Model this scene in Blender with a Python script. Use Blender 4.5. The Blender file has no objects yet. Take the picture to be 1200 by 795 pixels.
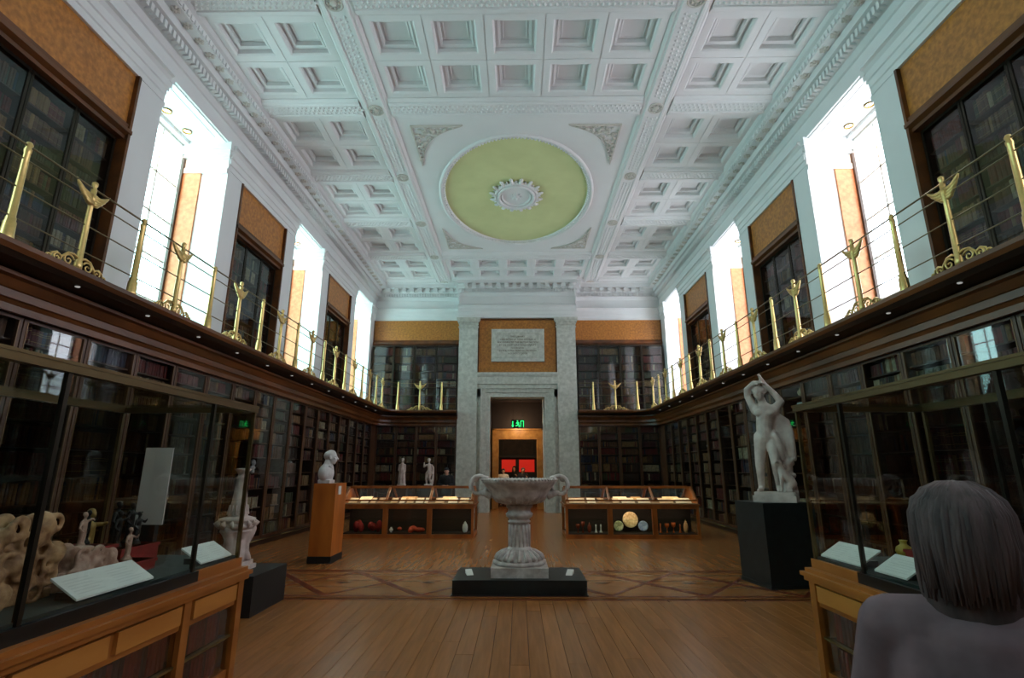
import bpy, bmesh, math, random
from mathutils import Vector, Matrix
random.seed(7)
R_ = math.radians
SC = bpy.context.scene
COL = SC.collection

# ------------------------------------------------------------------ camera
FPX, CX, CY = 612.0, 600.0, 397.5
VU, VV = 608.0, 551.0
TH = math.atan2(VV-CY, FPX)
PSI = math.atan2(VU-CX, math.hypot(FPX, VV-CY))
CAMP = Vector((0.05, 0.0, 1.6))
FW = Vector((-math.sin(PSI)*math.cos(TH), math.cos(PSI)*math.cos(TH), math.sin(TH)))
RT = Vector((math.cos(PSI), math.sin(PSI), 0))
UP = RT.cross(FW)
cam_d = bpy.data.cameras.new('camera'); cam = bpy.data.objects.new('camera', cam_d); COL.objects.link(cam)
cam_d.sensor_fit = 'HORIZONTAL'; cam_d.sensor_width = 36.0; cam_d.lens = FPX/1200*36.0
cam_d.clip_start = 0.05; cam_d.clip_end = 200
M3 = Matrix((RT, UP, -FW)).transposed()
cam.matrix_world = Matrix.Translation(CAMP) @ M3.to_4x4()
SC.camera = cam

def project(p):
    d = Vector(p)-CAMP
    c = d.dot(FW)
    if c < .2: return None
    return (CX+FPX*d.dot(RT)/c, CY-FPX*d.dot(UP)/c)

# ------------------------------------------------------------------ sky
world = bpy.data.worlds.new('sky'); SC.world = world; world.use_nodes = True
wt = world.node_tree; wt.nodes.clear()
wo = wt.nodes.new('ShaderNodeOutputWorld'); wb = wt.nodes.new('ShaderNodeBackground')
tc = wt.nodes.new('ShaderNodeTexCoord'); sx = wt.nodes.new('ShaderNodeSeparateXYZ')
mr = wt.nodes.new('ShaderNodeMapRange'); cr = wt.nodes.new('ShaderNodeMix'); cr.data_type = 'RGBA'
wt.links.new(tc.outputs['Generated'], sx.inputs[0]); wt.links.new(sx.outputs['X'], mr.inputs['Value'])
mr.inputs['From Min'].default_value = -1; mr.inputs['From Max'].default_value = 1
wt.links.new(mr.outputs['Result'], cr.inputs['Factor'])
cr.inputs[6].default_value = (0.50, 1.0, 0.98, 1); cr.inputs[7].default_value = (0.92, 0.88, 1.0, 1)
wt.links.new(cr.outputs[2], wb.inputs['Color']); wb.inputs['Strength'].default_value = 9.2
wt.links.new(wb.outputs[0], wo.inputs['Surface'])

# ------------------------------------------------------------------ view
SC.view_settings.view_transform = 'Standard'; SC.view_settings.look = 'None'
SC.view_settings.gamma = 1.0; SC.view_settings.use_curve_mapping = False
SC.view_settings.exposure = 0.0

# ------------------------------------------------------------------ room constants
XW = 6.15          # upper wall face
YF = 21.70         # far wall face
YB = -3.90         # back wall face
PER = 5.565
WC = [8.83+PER*k for k in (-2, -1, 0, 1, 2)]      # window centres
WW = 2.12
ZC = 9.4

def area_lamp(name, loc, rot, sx_, sy_, power, color=(1, 1, 1), portal=False):
    l = bpy.data.lights.new(name, 'AREA'); l.shape = 'RECTANGLE'; l.size = sx_; l.size_y = sy_
    l.energy = power; l.color = color
    o = bpy.data.objects.new(name, l); COL.objects.link(o); o.location = loc; o.rotation_euler = rot
    if portal: l.cycles.is_portal = True
    return o
for s in (-1, 1):
    for yc in WC:
        area_lamp('daylight_portal', (s*7.32, yc, 6.17), (0, R_(90)*s, 0), 4.6, WW, 1, portal=True)

# ------------------------------------------------------------------ helpers
def lin(c):
    return tuple((x/12.92 if x <= .04045 else ((x+.055)/1.055)**2.4) for x in c)
MATS = {}
def mat(name, rgb, rough=.5, metal=0., var=0., scale=6., rgb2=None, stretch=None, bump=0., spec=.5, coord='Object', detail=4., objvar=0.):
    """procedural principled material; rgb are 0-255 sRGB"""
    if name in MATS: return MATS[name]
    m = bpy.data.materials.new(name); m.use_nodes = True; MATS[name] = m
    nt = m.node_tree; b = nt.nodes['Principled BSDF']
    c = lin([v/255 for v in rgb])
    b.inputs['Base Color'].default_value = (*c, 1); b.inputs['Roughness'].default_value = rough
    b.inputs['Metallic'].default_value = metal; b.inputs['Specular IOR Level'].default_value = spec
    last = None
    if rgb2 is not None or var > 0 or bump > 0:
        t = nt.nodes.new('ShaderNodeTexCoord'); mp = nt.nodes.new('ShaderNodeMapping')
        if stretch: mp.inputs['Scale'].default_value = stretch
        nt.links.new(t.outputs[coord], mp.inputs[0])
        n = nt.nodes.new('ShaderNodeTexNoise'); n.inputs['Scale'].default_value = scale; n.inputs['Detail'].default_value = detail
        nt.links.new(mp.outputs[0], n.inputs['Vector'])
        c2 = lin([v/255 for v in rgb2]) if rgb2 is not None else tuple(x*(1-var) for x in c)
        ramp = nt.nodes.new('ShaderNodeValToRGB')
        ramp.color_ramp.elements[0].position = .35; ramp.color_ramp.elements[1].position = .68
        ramp.color_ramp.elements[0].color = (*c2, 1); ramp.color_ramp.elements[1].color = (*c, 1)
        nt.links.new(n.outputs['Fac'], ramp.inputs[0]); last = ramp.outputs[0]
        if bump > 0:
            bp = nt.nodes.new('ShaderNodeBump'); bp.inputs['Strength'].default_value = bump; bp.inputs['Distance'].default_value = .02
            nt.links.new(n.outputs['Fac'], bp.inputs['Height']); nt.links.new(bp.outputs[0], b.inputs['Normal'])
    if objvar > 0:
        oi = nt.nodes.new('ShaderNodeObjectInfo'); mm = nt.nodes.new('ShaderNodeMapRange')
        mm.inputs['To Min'].default_value = 1-objvar; mm.inputs['To Max'].default_value = 1+objvar
        nt.links.new(oi.outputs['Random'], mm.inputs['Value'])
        hs = nt.nodes.new('ShaderNodeHueSaturation'); nt.links.new(mm.outputs['Result'], hs.inputs['Value'])
        if last: nt.links.new(last, hs.inputs['Color'])
        else: hs.inputs['Color'].default_value = (*c, 1)
        last = hs.outputs[0]
    if last: nt.links.new(last, b.inputs['Base Color'])
    return m
def emat(name, rgb, strength):
    if name in MATS: return MATS[name]
    m = bpy.data.materials.new(name); m.use_nodes = True; MATS[name] = m
    b = m.node_tree.nodes['Principled BSDF']; c = lin([v/255 for v in rgb])
    b.inputs['Base Color'].default_value = (*c, 1); b.inputs['Emission Color'].default_value = (*c, 1)
    b.inputs['Emission Strength'].default_value = strength
    return m
def glassmat(name, tint, refl=.5, ior=1.5, rough=.02):
    if name in MATS: return MATS[name]
    m = bpy.data.materials.new(name); m.use_nodes = True; MATS[name] = m
    nt = m.node_tree; nt.nodes.clear()
    o = nt.nodes.new('ShaderNodeOutputMaterial'); mx = nt.nodes.new('ShaderNodeMixShader')
    tr = nt.nodes.new('ShaderNodeBsdfTransparent'); gl = nt.nodes.new('ShaderNodeBsdfGlossy')
    fr = nt.nodes.new('ShaderNodeFresnel'); fr.inputs['IOR'].default_value = ior
    tr.inputs[0].default_value = (*tint, 1); gl.inputs['Roughness'].default_value = rough
    gl.inputs['Color'].default_value = (refl, refl, refl, 1)
    ge = nt.nodes.new('ShaderNodeNewGeometry'); iv = nt.nodes.new('ShaderNodeMath'); iv.operation = 'SUBTRACT'; iv.inputs[0].default_value = 1
    nt.links.new(ge.outputs['Backfacing'], iv.inputs[1]); mu = nt.nodes.new('ShaderNodeMath'); mu.operation = 'MULTIPLY'
    nt.links.new(fr.outputs[0], mu.inputs[0]); nt.links.new(iv.outputs[0], mu.inputs[1])
    nt.links.new(mu.outputs[0], mx.inputs[0]); nt.links.new(tr.outputs[0], mx.inputs[1]); nt.links.new(gl.outputs[0], mx.inputs[2])
    nt.links.new(mx.outputs[0], o.inputs['Surface'])
    return m

PAINT = mat('white_paint', (226, 226, 226), .6, var=.05, scale=1.2)
PAINTC = mat('ceiling_paint', (232, 230, 230), .7, var=.05, scale=.8)
PAINTD = mat('plaster_ornament', (205, 198, 190), .7)
GREEN = mat('pale_green_paint', (216, 218, 160), .7, rgb2=(208, 210, 152), scale=1.5)
ORANGE = mat('ochre_scagliola', (192, 124, 50), .45, rgb2=(152, 94, 38), scale=14, detail=8)
MARBLE = mat('grey_marble', (208, 208, 200), .35, rgb2=(180, 180, 172), scale=9, detail=8)
STONE = mat('urn_marble', (212, 203, 198), .5, rgb2=(168, 154, 148), scale=9, detail=6, bump=.15)
STATUE = mat('statue_marble', (208, 194, 186), .45, rgb2=(176, 156, 148), scale=6, detail=6)
BUSTM = mat('bust_marble', (215, 213, 212), .45, rgb2=(190, 188, 186), scale=6)
OAK = mat('oak_floor', (158, 101, 52), .27, rgb2=(140, 87, 43), scale=3, stretch=(7, .5, 1), detail=3, objvar=.10)
OAKB = mat('oak_floor_base', (30, 18, 10), .5)
INLAY = mat('mahogany_inlay', (118, 50, 28), .3, var=.3, scale=8)
INLAYD = mat('dark_centre_inlay', (70, 45, 28), .3)
WOOD = mat('case_oak', (168, 96, 38), .35, rgb2=(130, 68, 24), scale=5, stretch=(1, 1, .2), detail=6)
WOODP = mat('case_oak_panel', (190, 118, 52), .35, rgb2=(160, 92, 36), scale=5, stretch=(1, .3, 1))
CORN = mat('cornice_mahogany', (112, 64, 28), .32, rgb2=(76, 42, 18), scale=4, stretch=(1, .2, 1))
SHELFW = mat('bookcase_mahogany', (88, 52, 28), .4, rgb2=(62, 36, 20), scale=5, stretch=(1, 1, .3))
DARKW = mat('dark_mahogany', (48, 27, 17), .4, var=.3, scale=5)
BACKW = mat('bookcase_back', (22, 15, 11), .7)
STILE = mat('bronze_stile', (120, 92, 66), .35, metal=.5)
BRASS = mat('brass', (224, 190, 122), .3, metal=.8, var=.15, scale=20)
BRASSD = mat('aged_brass', (130, 112, 70), .35, metal=.8)
BRONZE = mat('dark_bronze', (52, 46, 38), .35, metal=.7)
BLACK = mat('black_paint', (14, 17, 18), .55, bump=.05, var=.3)
BLACKS = mat('black_stone', (24, 32, 33), .45, rgb2=(14, 19, 20), scale=8)
CARD = mat('white_card', (222, 220, 214), .6)
PAPER = mat('old_paper', (235, 200, 150), .6, var=.2, scale=8)
RED = mat('red_cloth', (150, 22, 22), .7, var=.3, scale=12)
GLASS = glassmat('glass', (.93, .96, .95), .9)
GLASSD = glassmat('bookcase_glass', (.86, .88, .88), 1.0, ior=1.6)
GLASSU = glassmat('gallery_bookcase_glass', (.76, .79, .79), 1.0, ior=1.6)

class G:
    """mesh gatherer"""
    def __init__(s): s.v = []; s.f = []; s.m = []; s.cur = 0; s.sm = []; s.cs = False
    def add(s, vs, fs):
        o = len(s.v); s.v.extend([tuple(p) for p in vs]); s.f.extend([tuple(i+o for i in f) for f in fs])
        s.m.extend([s.cur]*len(fs)); s.sm.extend([s.cs]*len(fs)); return s
    def box(s, x0, y0, z0, x1, y1, z1):
        if x0 > x1: x0, x1 = x1, x0
        if y0 > y1: y0, y1 = y1, y0
        if z0 > z1: z0, z1 = z1, z0
        return s.add([(x0, y0, z0), (x1, y0, z0), (x1, y1, z0), (x0, y1, z0), (x0, y0, z1), (x1, y0, z1), (x1, y1, z1), (x0, y1, z1)],
            [(3, 2, 1, 0), (4, 5, 6, 7), (0, 1, 5, 4), (1, 2, 6, 5), (2, 3, 7, 6), (3, 0, 4, 7)])
    def lathe(s, prof, c=(0, 0, 0), seg=24, smooth=True, sx=1, sy=1, caps=True):
        vs = []; fs = []
        for r, z in prof:
            for i in range(seg):
                a = 2*math.pi*i/seg; vs.append((c[0]+r*math.cos(a)*sx, c[1]+r*math.sin(a)*sy, c[2]+z))
        for j in range(len(prof)-1):
            for i in range(seg):
                k = (i+1) % seg; fs.append((j*seg+i, j*seg+k, (j+1)*seg+k, (j+1)*seg+i))
        s.cs = smooth; s.add(vs, fs); s.cs = False
        if caps:
            n = len(prof)-1
            s.add([], []); o = len(s.v)-len(vs)
            s.f.append(tuple(o+i for i in reversed(range(seg)))); s.f.append(tuple(o+n*seg+i for i in range(seg)))
            s.m += [s.cur]*2; s.sm += [False]*2
        return s
    def tube(s, pts, rads, seg=8, closed=False, smooth=True, caps=True):
        pts = [Vector(p) for p in pts]; n = len(pts)
        if not isinstance(rads, (list, tuple)): rads = [rads]*n
        vs = []; fs = []; prev = None
        for i, p in enumerate(pts):
            a = pts[(i-1) % n] if (closed or i > 0) else p
            b = pts[(i+1) % n] if (closed or i < n-1) else p
            t = (b-a).normalized() if (b-a).length > 1e-9 else Vector((0, 0, 1))
            if prev is None:
                u = t.orthogonal().normalized()
            else:
                u = (prev-t*prev.dot(t)); u = u.normalized() if u.length > 1e-6 else t.orthogonal().normalized()
            prev = u; w = t.cross(u)
            for k in range(seg):
                an = 2*math.pi*k/seg; vs.append(p+(u*math.cos(an)+w*math.sin(an))*rads[i])
        m = n if closed else n-1
        for i in range(m):
            j = (i+1) % n
            for k in range(seg):
                l = (k+1) % seg; fs.append((i*seg+k, i*seg+l, j*seg+l, j*seg+k))
        if caps and not closed:
            fs.append(tuple(reversed(range(seg)))); fs.append(tuple((n-1)*seg+k for k in range(seg)))
        s.cs = smooth; s.add(vs, fs); s.cs = False
        return s
    def capsule(s, p0, r0, p1, r1, seg=14):
        p0 = Vector(p0); p1 = Vector(p1); t = (p1-p0); L = t.length; t = t.normalized() if L > 1e-6 else Vector((0, 0, 1))
        pts = []; rs = []
        for a in (-90, -60, -30): pts.append(p0+t*r0*math.sin(R_(a))); rs.append(max(r0*math.cos(R_(a)), r0*.02))
        pts.append(p0); rs.append(r0); pts.append(p1); rs.append(r1)
        for a in (30, 60, 90): pts.append(p1+t*r1*math.sin(R_(a))); rs.append(max(r1*math.cos(R_(a)), r1*.02))
        return s.tube(pts, rs, seg)
    def ell(s, c, rx, ry=None, rz=None, seg=16, rings=10, rot=None):
        ry = ry or rx; rz = rz or rx
        vs = []; fs = []
        for j in range(rings+1):
            ph = math.pi*j/rings
            for i in range(seg):
                a = 2*math.pi*i/seg
                p = Vector((rx*math.sin(ph)*math.cos(a), ry*math.sin(ph)*math.sin(a), -rz*math.cos(ph)))
                if rot: p = rot @ p
                vs.append(p+Vector(c))
        for j in range(rings):
            for i in range(seg):
                k = (i+1) % seg; fs.append((j*seg+i, j*seg+k, (j+1)*seg+k, (j+1)*seg+i))
        s.cs = True; s.add(vs, fs); s.cs = False
        return s
    def strip(s, rows, closed=False, smooth=False):
        """rows: list of equal-length point lists -> skin"""
        n = len(rows[0]); vs = [p for r in rows for p in r]; fs = []
        for j in range(len(rows)-1):
            for i in range(n if closed else n-1):
                k = (i+1) % n; fs.append((j*n+i, j*n+k, (j+1)*n+k, (j+1)*n+i))
        s.cs = smooth; s.add(vs, fs); s.cs = False
        return s
    def exty(s, prof, y0, y1, sgn=1):
        """closed profile [(x,z)] extruded along Y; sgn mirrors x"""
        n = len(prof); vs = [(sgn*x, y0, z) for x, z in prof]+[(sgn*x, y1, z) for x, z in prof]
        fs = [(i, (i+1) % n, n+(i+1) % n, n+i) for i in range(n)]+[tuple(range(n-1, -1, -1)), tuple(range(n, 2*n))]
        return s.add(vs, fs)
    def extx(s, prof, x0, x1):
        n = len(prof); vs = [(x0, y, z) for y, z in prof]+[(x1, y, z) for y, z in prof]
        fs = [(i, (i+1) % n, n+(i+1) % n, n+i) for i in range(n)]+[tuple(range(n-1, -1, -1)), tuple(range(n, 2*n))]
        return s.add(vs, fs)
    def mesh(s, name, mats, fix=True):
        me = bpy.data.meshes.new(name); me.from_pydata([tuple(p) for p in s.v], [], s.f)
        if not isinstance(mats, (list, tuple)): mats = [mats]
        for m in mats: me.materials.append(m)
        me.polygons.foreach_set('material_index', s.m); me.polygons.foreach_set('use_smooth', s.sm)
        me.update()
        if fix and len(s.f) < 60000:
            bm = bmesh.new(); bm.from_mesh(me); bmesh.ops.recalc_face_normals(bm, faces=bm.faces); bm.to_mesh(me); bm.free()
        return me
    def obj(s, name, mats, parent=None, loc=None, rot=None, **k):
        return mk(name, s.mesh(name, mats), parent, loc, rot, **k)
def mk(name, me, parent=None, loc=None, rot=None, scale=None, label=None, cat=None, group=None, kind=None):
    o = bpy.data.objects.new(name, me); COL.objects.link(o)
    if parent: o.parent = parent
    if loc is not None: o.location = loc
    if rot is not None: o.rotation_euler = rot
    if scale is not None: o.scale = scale
    tag(o, label, cat, group, kind)
    return o
def tag(o, label=None, cat=None, group=None, kind=None):
    if label: o['label'] = label
    if cat: o['category'] = cat
    if group: o['group'] = group
    if kind: o['kind'] = kind
    return o
def empty(name, loc, label=None, cat=None, group=None, kind=None, rz=0):
    o = bpy.data.objects.new(name, None); COL.objects.link(o); o.location = loc; o.rotation_euler = (0, 0, rz)
    o.empty_display_size = .2
    return tag(o, label, cat, group, kind)
def copy_tree(o, parent=None):
    c = o.copy(); COL.objects.link(c)
    if parent: c.parent = parent
    for ch in list(o.children): copy_tree(ch, c)
    return c
def organic(name, g, m, voxel=.012, smooth=3, parent=None, loc=None, rot=None, factor=.6, **k):
    """union of closed shapes -> one continuous surface"""
    me = g.mesh(name+'_src', m)
    t = bpy.data.objects.new('tmp', me); COL.objects.link(t)
    r = t.modifiers.new('r', 'REMESH'); r.mode = 'VOXEL'; r.voxel_size = voxel; r.use_smooth_shade = True
    if smooth:
        sm = t.modifiers.new('s', 'SMOOTH'); sm.iterations = smooth; sm.factor = factor
    dg = bpy.context.evaluated_depsgraph_get()
    out = bpy.data.meshes.new_from_object(t.evaluated_get(dg))
    bpy.data.objects.remove(t); bpy.data.meshes.remove(me)
    out.name = name; out.materials.clear(); out.materials.append(m)
    out.polygons.foreach_set('use_smooth', [True]*len(out.polygons))
    return mk(name, out, parent, loc, rot, **k)

SIDE = {-1: 'left', 1: 'right'}
ORD = ['nearest', 'second', 'third', 'fourth', 'fifth', 'sixth', 'seventh', 'eighth', 'ninth', 'tenth']

# =================================================================== FLOOR
g = G(); g.box(-6.4, YB-.2, -.3, 6.4, 30.5, -.02)
floor = g.obj('floor', OAKB, kind='structure', label='polished oak strip floor with dark inlaid lattice band', cat='floor')
PW = .165
def in_band(y): return 7.2 < y < 9.25
rows = []
x = -6.3; ci = 0
planks = []
while x < 6.3:
    off = random.uniform(0, 2.4)
    y = YB-off
    while y < 30:
        L = 2.4; a = max(y, YB); b = min(y+L, 30)
        for (p, q) in ((a, min(b, 7.22)), (max(a, 9.24), b)):
            if q-p > .05: planks.append((x, p, min(x+PW, 6.3), q))
        y += L
    x += PW
def plank_size(pl):
    xm, ym = (pl[0]+pl[2])/2, (pl[1]+pl[3])/2
    c = project((xm, ym, 0))
    if c is None or not (-40 < c[0] < 1240 and c[1] < 960) or abs(xm) > 2.6 and ym < 4.7: return 0
    return 1/(Vector((xm, ym, 0))-CAMP).length
planks.sort(key=plank_size, reverse=True)
near = planks[:290]; rest = planks[290:]
pm = {}
for (x0, y0, x1, y1) in near:
    w = x1-x0; l = y1-y0; key = (round(w, 3), round(l, 2))
    if key not in pm:
        g = G(); e = .0025; h = .02
        g.add([(-w/2+.001, -l/2+.001, -h), (w/2-.001, -l/2+.001, -h), (w/2-.001, l/2-.001, -h), (-w/2+.001, l/2-.001, -h),
               (-w/2+.001, -l/2+.001, -e), (w/2-.001, -l/2+.001, -e), (w/2-.001, l/2-.001, -e), (-w/2+.001, l/2-.001, -e),
               (-w/2+e, -l/2+e, 0), (w/2-e, -l/2+e, 0), (w/2-e, l/2-e, 0), (-w/2+e, l/2-e, 0)],
              [(4, 5, 9, 8), (5, 6, 10, 9), (6, 7, 11, 10), (7, 4, 8, 11), (8, 9, 10, 11), (0, 1, 5, 4), (1, 2, 6, 5), (2, 3, 7, 6), (3, 0, 4, 7)])
        pm[key] = g.mesh('plank', OAK)
    mk('plank', pm[key], floor, ((x0+x1)/2, (y0+y1)/2, random.uniform(-.0006, 0)))
OAKS = []
for i, (d, e) in enumerate((((158, 101, 52), (146, 92, 46)), ((151, 96, 49), (139, 86, 42)), ((163, 106, 55), (151, 97, 50)))):
    OAKS.append(mat('oak_strip_%s' % ('mid', 'dark', 'light')[i], d, .27, rgb2=e, scale=3, stretch=(7, .5, 1), detail=3))
g = G()
for (x0, y0, x1, y1) in rest:
    g.cur = random.choice((0, 0, 1, 2)); e = .0015 if y1 < 9 else 0; g.box(x0+e, y0+e, -.02, x1-e, y1-e, 0)
g.obj('planks', OAKS, floor, kind='stuff')
# lattice band
OAKX = [mat('band_strip_%s' % n, d, .27, rgb2=e, scale=3, stretch=(.5, 7, 1), detail=3) for n, d, e in (('mid', (150, 96, 50), (144, 91, 46)), ('dark', (145, 92, 47), (139, 87, 44)), ('light', (154, 100, 53), (148, 95, 49)))]
g = G(); g.cur = 0
yy = 7.34
while yy < 9.1:
    g.box(-6.3, yy, -.02, 6.3, yy+.14, -.001); yy += .142; g.cur = (g.cur+1) % 3
g.obj('band_boards', OAKX, floor, kind='stuff')
def flat_bar(a, b, w, z0=-.01, z1=.0015):
    a = Vector((a[0], a[1], 0)); b = Vector((b[0], b[1], 0)); d = (b-a).normalized(); n = Vector((-d.y, d.x, 0))*w/2
    c = (a+b)/2
    g = G(); q = [a-n-c, b-n-c, b+n-c, a+n-c]
    g.add([(p.x, p.y, z0) for p in q]+[(p.x, p.y, z1) for p in q], [(3, 2, 1, 0), (4, 5, 6, 7), (0, 1, 5, 4), (1, 2, 6, 5), (2, 3, 7, 6), (3, 0, 4, 7)])
    return g, c
for yl, w in ((7.24, .07), (7.42, .06), (9.1, .06), (9.22, .05)):
    g, c = flat_bar((-6.2, yl), (6.2, yl), w); g.obj('inlay_line', INLAY, floor, c)
for k in range(-6, 6):
    xa = -1.27+1.263*k
    for (p, q, zz, wd) in (((xa, 9.06), (xa+1.263, 7.46), .0022, .1), ((xa+1.263, 9.06), (xa, 7.46), .0012, .06)):
        if abs(p[0]) < 6.2 and abs(q[0]) < 6.2:
            g, c = flat_bar(p, q, wd, z1=zz); g.obj('inlay_strip', INLAY, floor, c)
    if abs(xa) < 6:
        g = G(); g.add([(-.12, 0, 0), (0, -.07, 0), (.12, 0, 0), (0, .07, 0), (-.12, 0, .002), (0, -.07, .002), (.12, 0, .002), (0, .07, .002)],
                       [(4, 5, 6, 7), (0, 1, 5, 4), (1, 2, 6, 5), (2, 3, 7, 6), (3, 0, 4, 7)])
        g.obj('inlay_diamond', INLAYD, floor, (xa, 8.26, 0))

# =================================================================== CEILING
BY = [10.07+2.78*k for k in range(-5, 5)]      # cross beam centres
BWd = .62; XB0, XB1 = 2.80, 3.45; XO = 5.62
g = G(); g.box(-7.5, YB-.3, 10.0, 7.5, YF+.3, 10.2)
ceiling = g.obj('ceiling', PAINTC, kind='structure', label='white coffered plaster ceiling with pale green oval centre', cat='ceiling')
def beam_prof(w):   # stepped underside
    h = w/2
    return [(-h, 10.0), (-h, ZC+.08), (-h+.05, ZC+.03), (-h+.09, ZC+.03), (-h+.11, ZC), (-h+.16, ZC), (-h+.17, ZC+.03), (h-.17, ZC+.03), (h-.16, ZC),
            (h-.11, ZC), (h-.09, ZC+.03), (h-.05, ZC+.03), (h, ZC+.08), (h, 10.0)]
for s in (-1, 1):
    g = G(); c = s*(XB0+XB1)/2
    g.exty([(c+x, z) for x, z in beam_prof(XB1-XB0)], YB, YF); g.obj('beam', PAINTC, ceiling)
BIG = [(BY[5], BY[8]), (BY[1], BY[4])]
def is_big(k):  # is the cell between BY[k],BY[k+1] part of a big central panel
    return (5 <= k < 8) or (1 <= k < 4)
for k, yb in enumerate(BY):
    spans = [(-XO-.05, -XB1), (XB1, XO+.05)]
    if not (k in (6, 7) or k in (2, 3)): spans.append((-XB0, XB0))
    for a, b in spans:
        g = G(); g.extx([(yb+y, z) for y, z in beam_prof(BWd)], a, b); g.obj('beam', PAINTC, ceiling)
# guilloche studs on the beams
g = G()
def stud(x, y, r=.042):
    z1 = ZC+.03; z0 = ZC+.004
    g.add([(x-r, y, z1), (x, y-r, z1), (x+r, y, z1), (x, y+r, z1), (x, y, z0-.012)], [(0, 1, 4), (1, 2, 4), (2, 3, 4), (3, 0, 4)])
for s in (-1, 1):
    y = YB+.1
    while y < YF-.6:
        if min(abs(y-b) for b in BY) > .3:
            for i, dx in enumerate((-.095, 0, .095)): stud(s*3.125+dx, y+(i % 2)*.05)
        y += .1
for k, yb in enumerate(BY):
    x = -XO+.05
    while x < XO:
        ok = (XB1 < abs(x)) or (abs(x) < XB0 and not (k in (6, 7, 2, 3)))
        if ok:
            for i, dy in enumerate((-.09, 0, .09)): stud(x+(i % 2)*.05, yb+dy)
        x += .1
g.obj('guilloche_studs', PAINTC, ceiling, kind='stuff')
# roundels at the crossings
g = G()
g.tube([(.15*math.cos(a), .15*math.sin(a), 0) for a in [i*math.pi/12 for i in range(24)]], .024, 6, closed=True)
g.lathe([(.001, -.03), (.05, -.025), (.07, 0), (.07, .02)], seg=12)
for i in range(8):
    a = i*math.pi/4; g.ell((.1*math.cos(a), .1*math.sin(a), 0), .03, .03, .02, 8, 4)
rm = g.mesh('roundel', PAINTD)
for s in (-1, 1):
    for k, yb in enumerate(BY): mk('roundel', rm, ceiling, (s*3.125, yb, ZC+.015))
# coffers
def coffer_mesh(w, d, o=.8):
    g = G(); ow, od = o*w/1.12/2, o*d/1.12/2
    def ring(hw, hd, z): return [(-hw, -hd, z), (hw, -hd, z), (hw, hd, z), (-hw, hd, z)]
    z = 0
    rows = [ring(w/2, d/2, 0), ring(w/2-.012, d/2-.012, 0), ring(w/2-.012, d/2-.012, -.012), ring(ow+.03, od+.03, -.012), ring(ow, od, .015), ring(ow, od, .11), ring(ow-.05, od-.05, .11), ring(ow-.06, od-.06, .09),
            ring(ow-.1, od-.1, .10), ring(ow-.1, od-.1, .20), ring(ow-.13, od-.13, .20), ring(ow-.15, od-.15, .18), ring(ow-.17, od-.17, .19)]
    g.strip(rows, closed=True)
    n = len(g.v); g.f.append((n-4, n-3, n-2, n-1)); g.m.append(0); g.sm.append(False)
    return g.mesh('coffer', PAINTC, fix=False)
CD = (2.78-BWd)/2
cm1 = coffer_mesh(1.12, CD, .76); cm2 = coffer_mesh((XO-XB1)/2, CD, .74)
ZP = ZC+.10
for k in range(len(BY)-1):
    for r in (0, 1):
        yc = BY[k]+BWd/2+CD*(r+.5)
        if not is_big(k):
            for i in range(5): mk('coffer', cm1, ceiling, (-2.24+1.12*i, yc, ZP))
        for s in (-1, 1):
            for i in (0, 1): mk('coffer', cm2, ceiling, (s*(XB1+(XO-XB1)/2*(i+.5)), yc, ZP))
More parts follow.
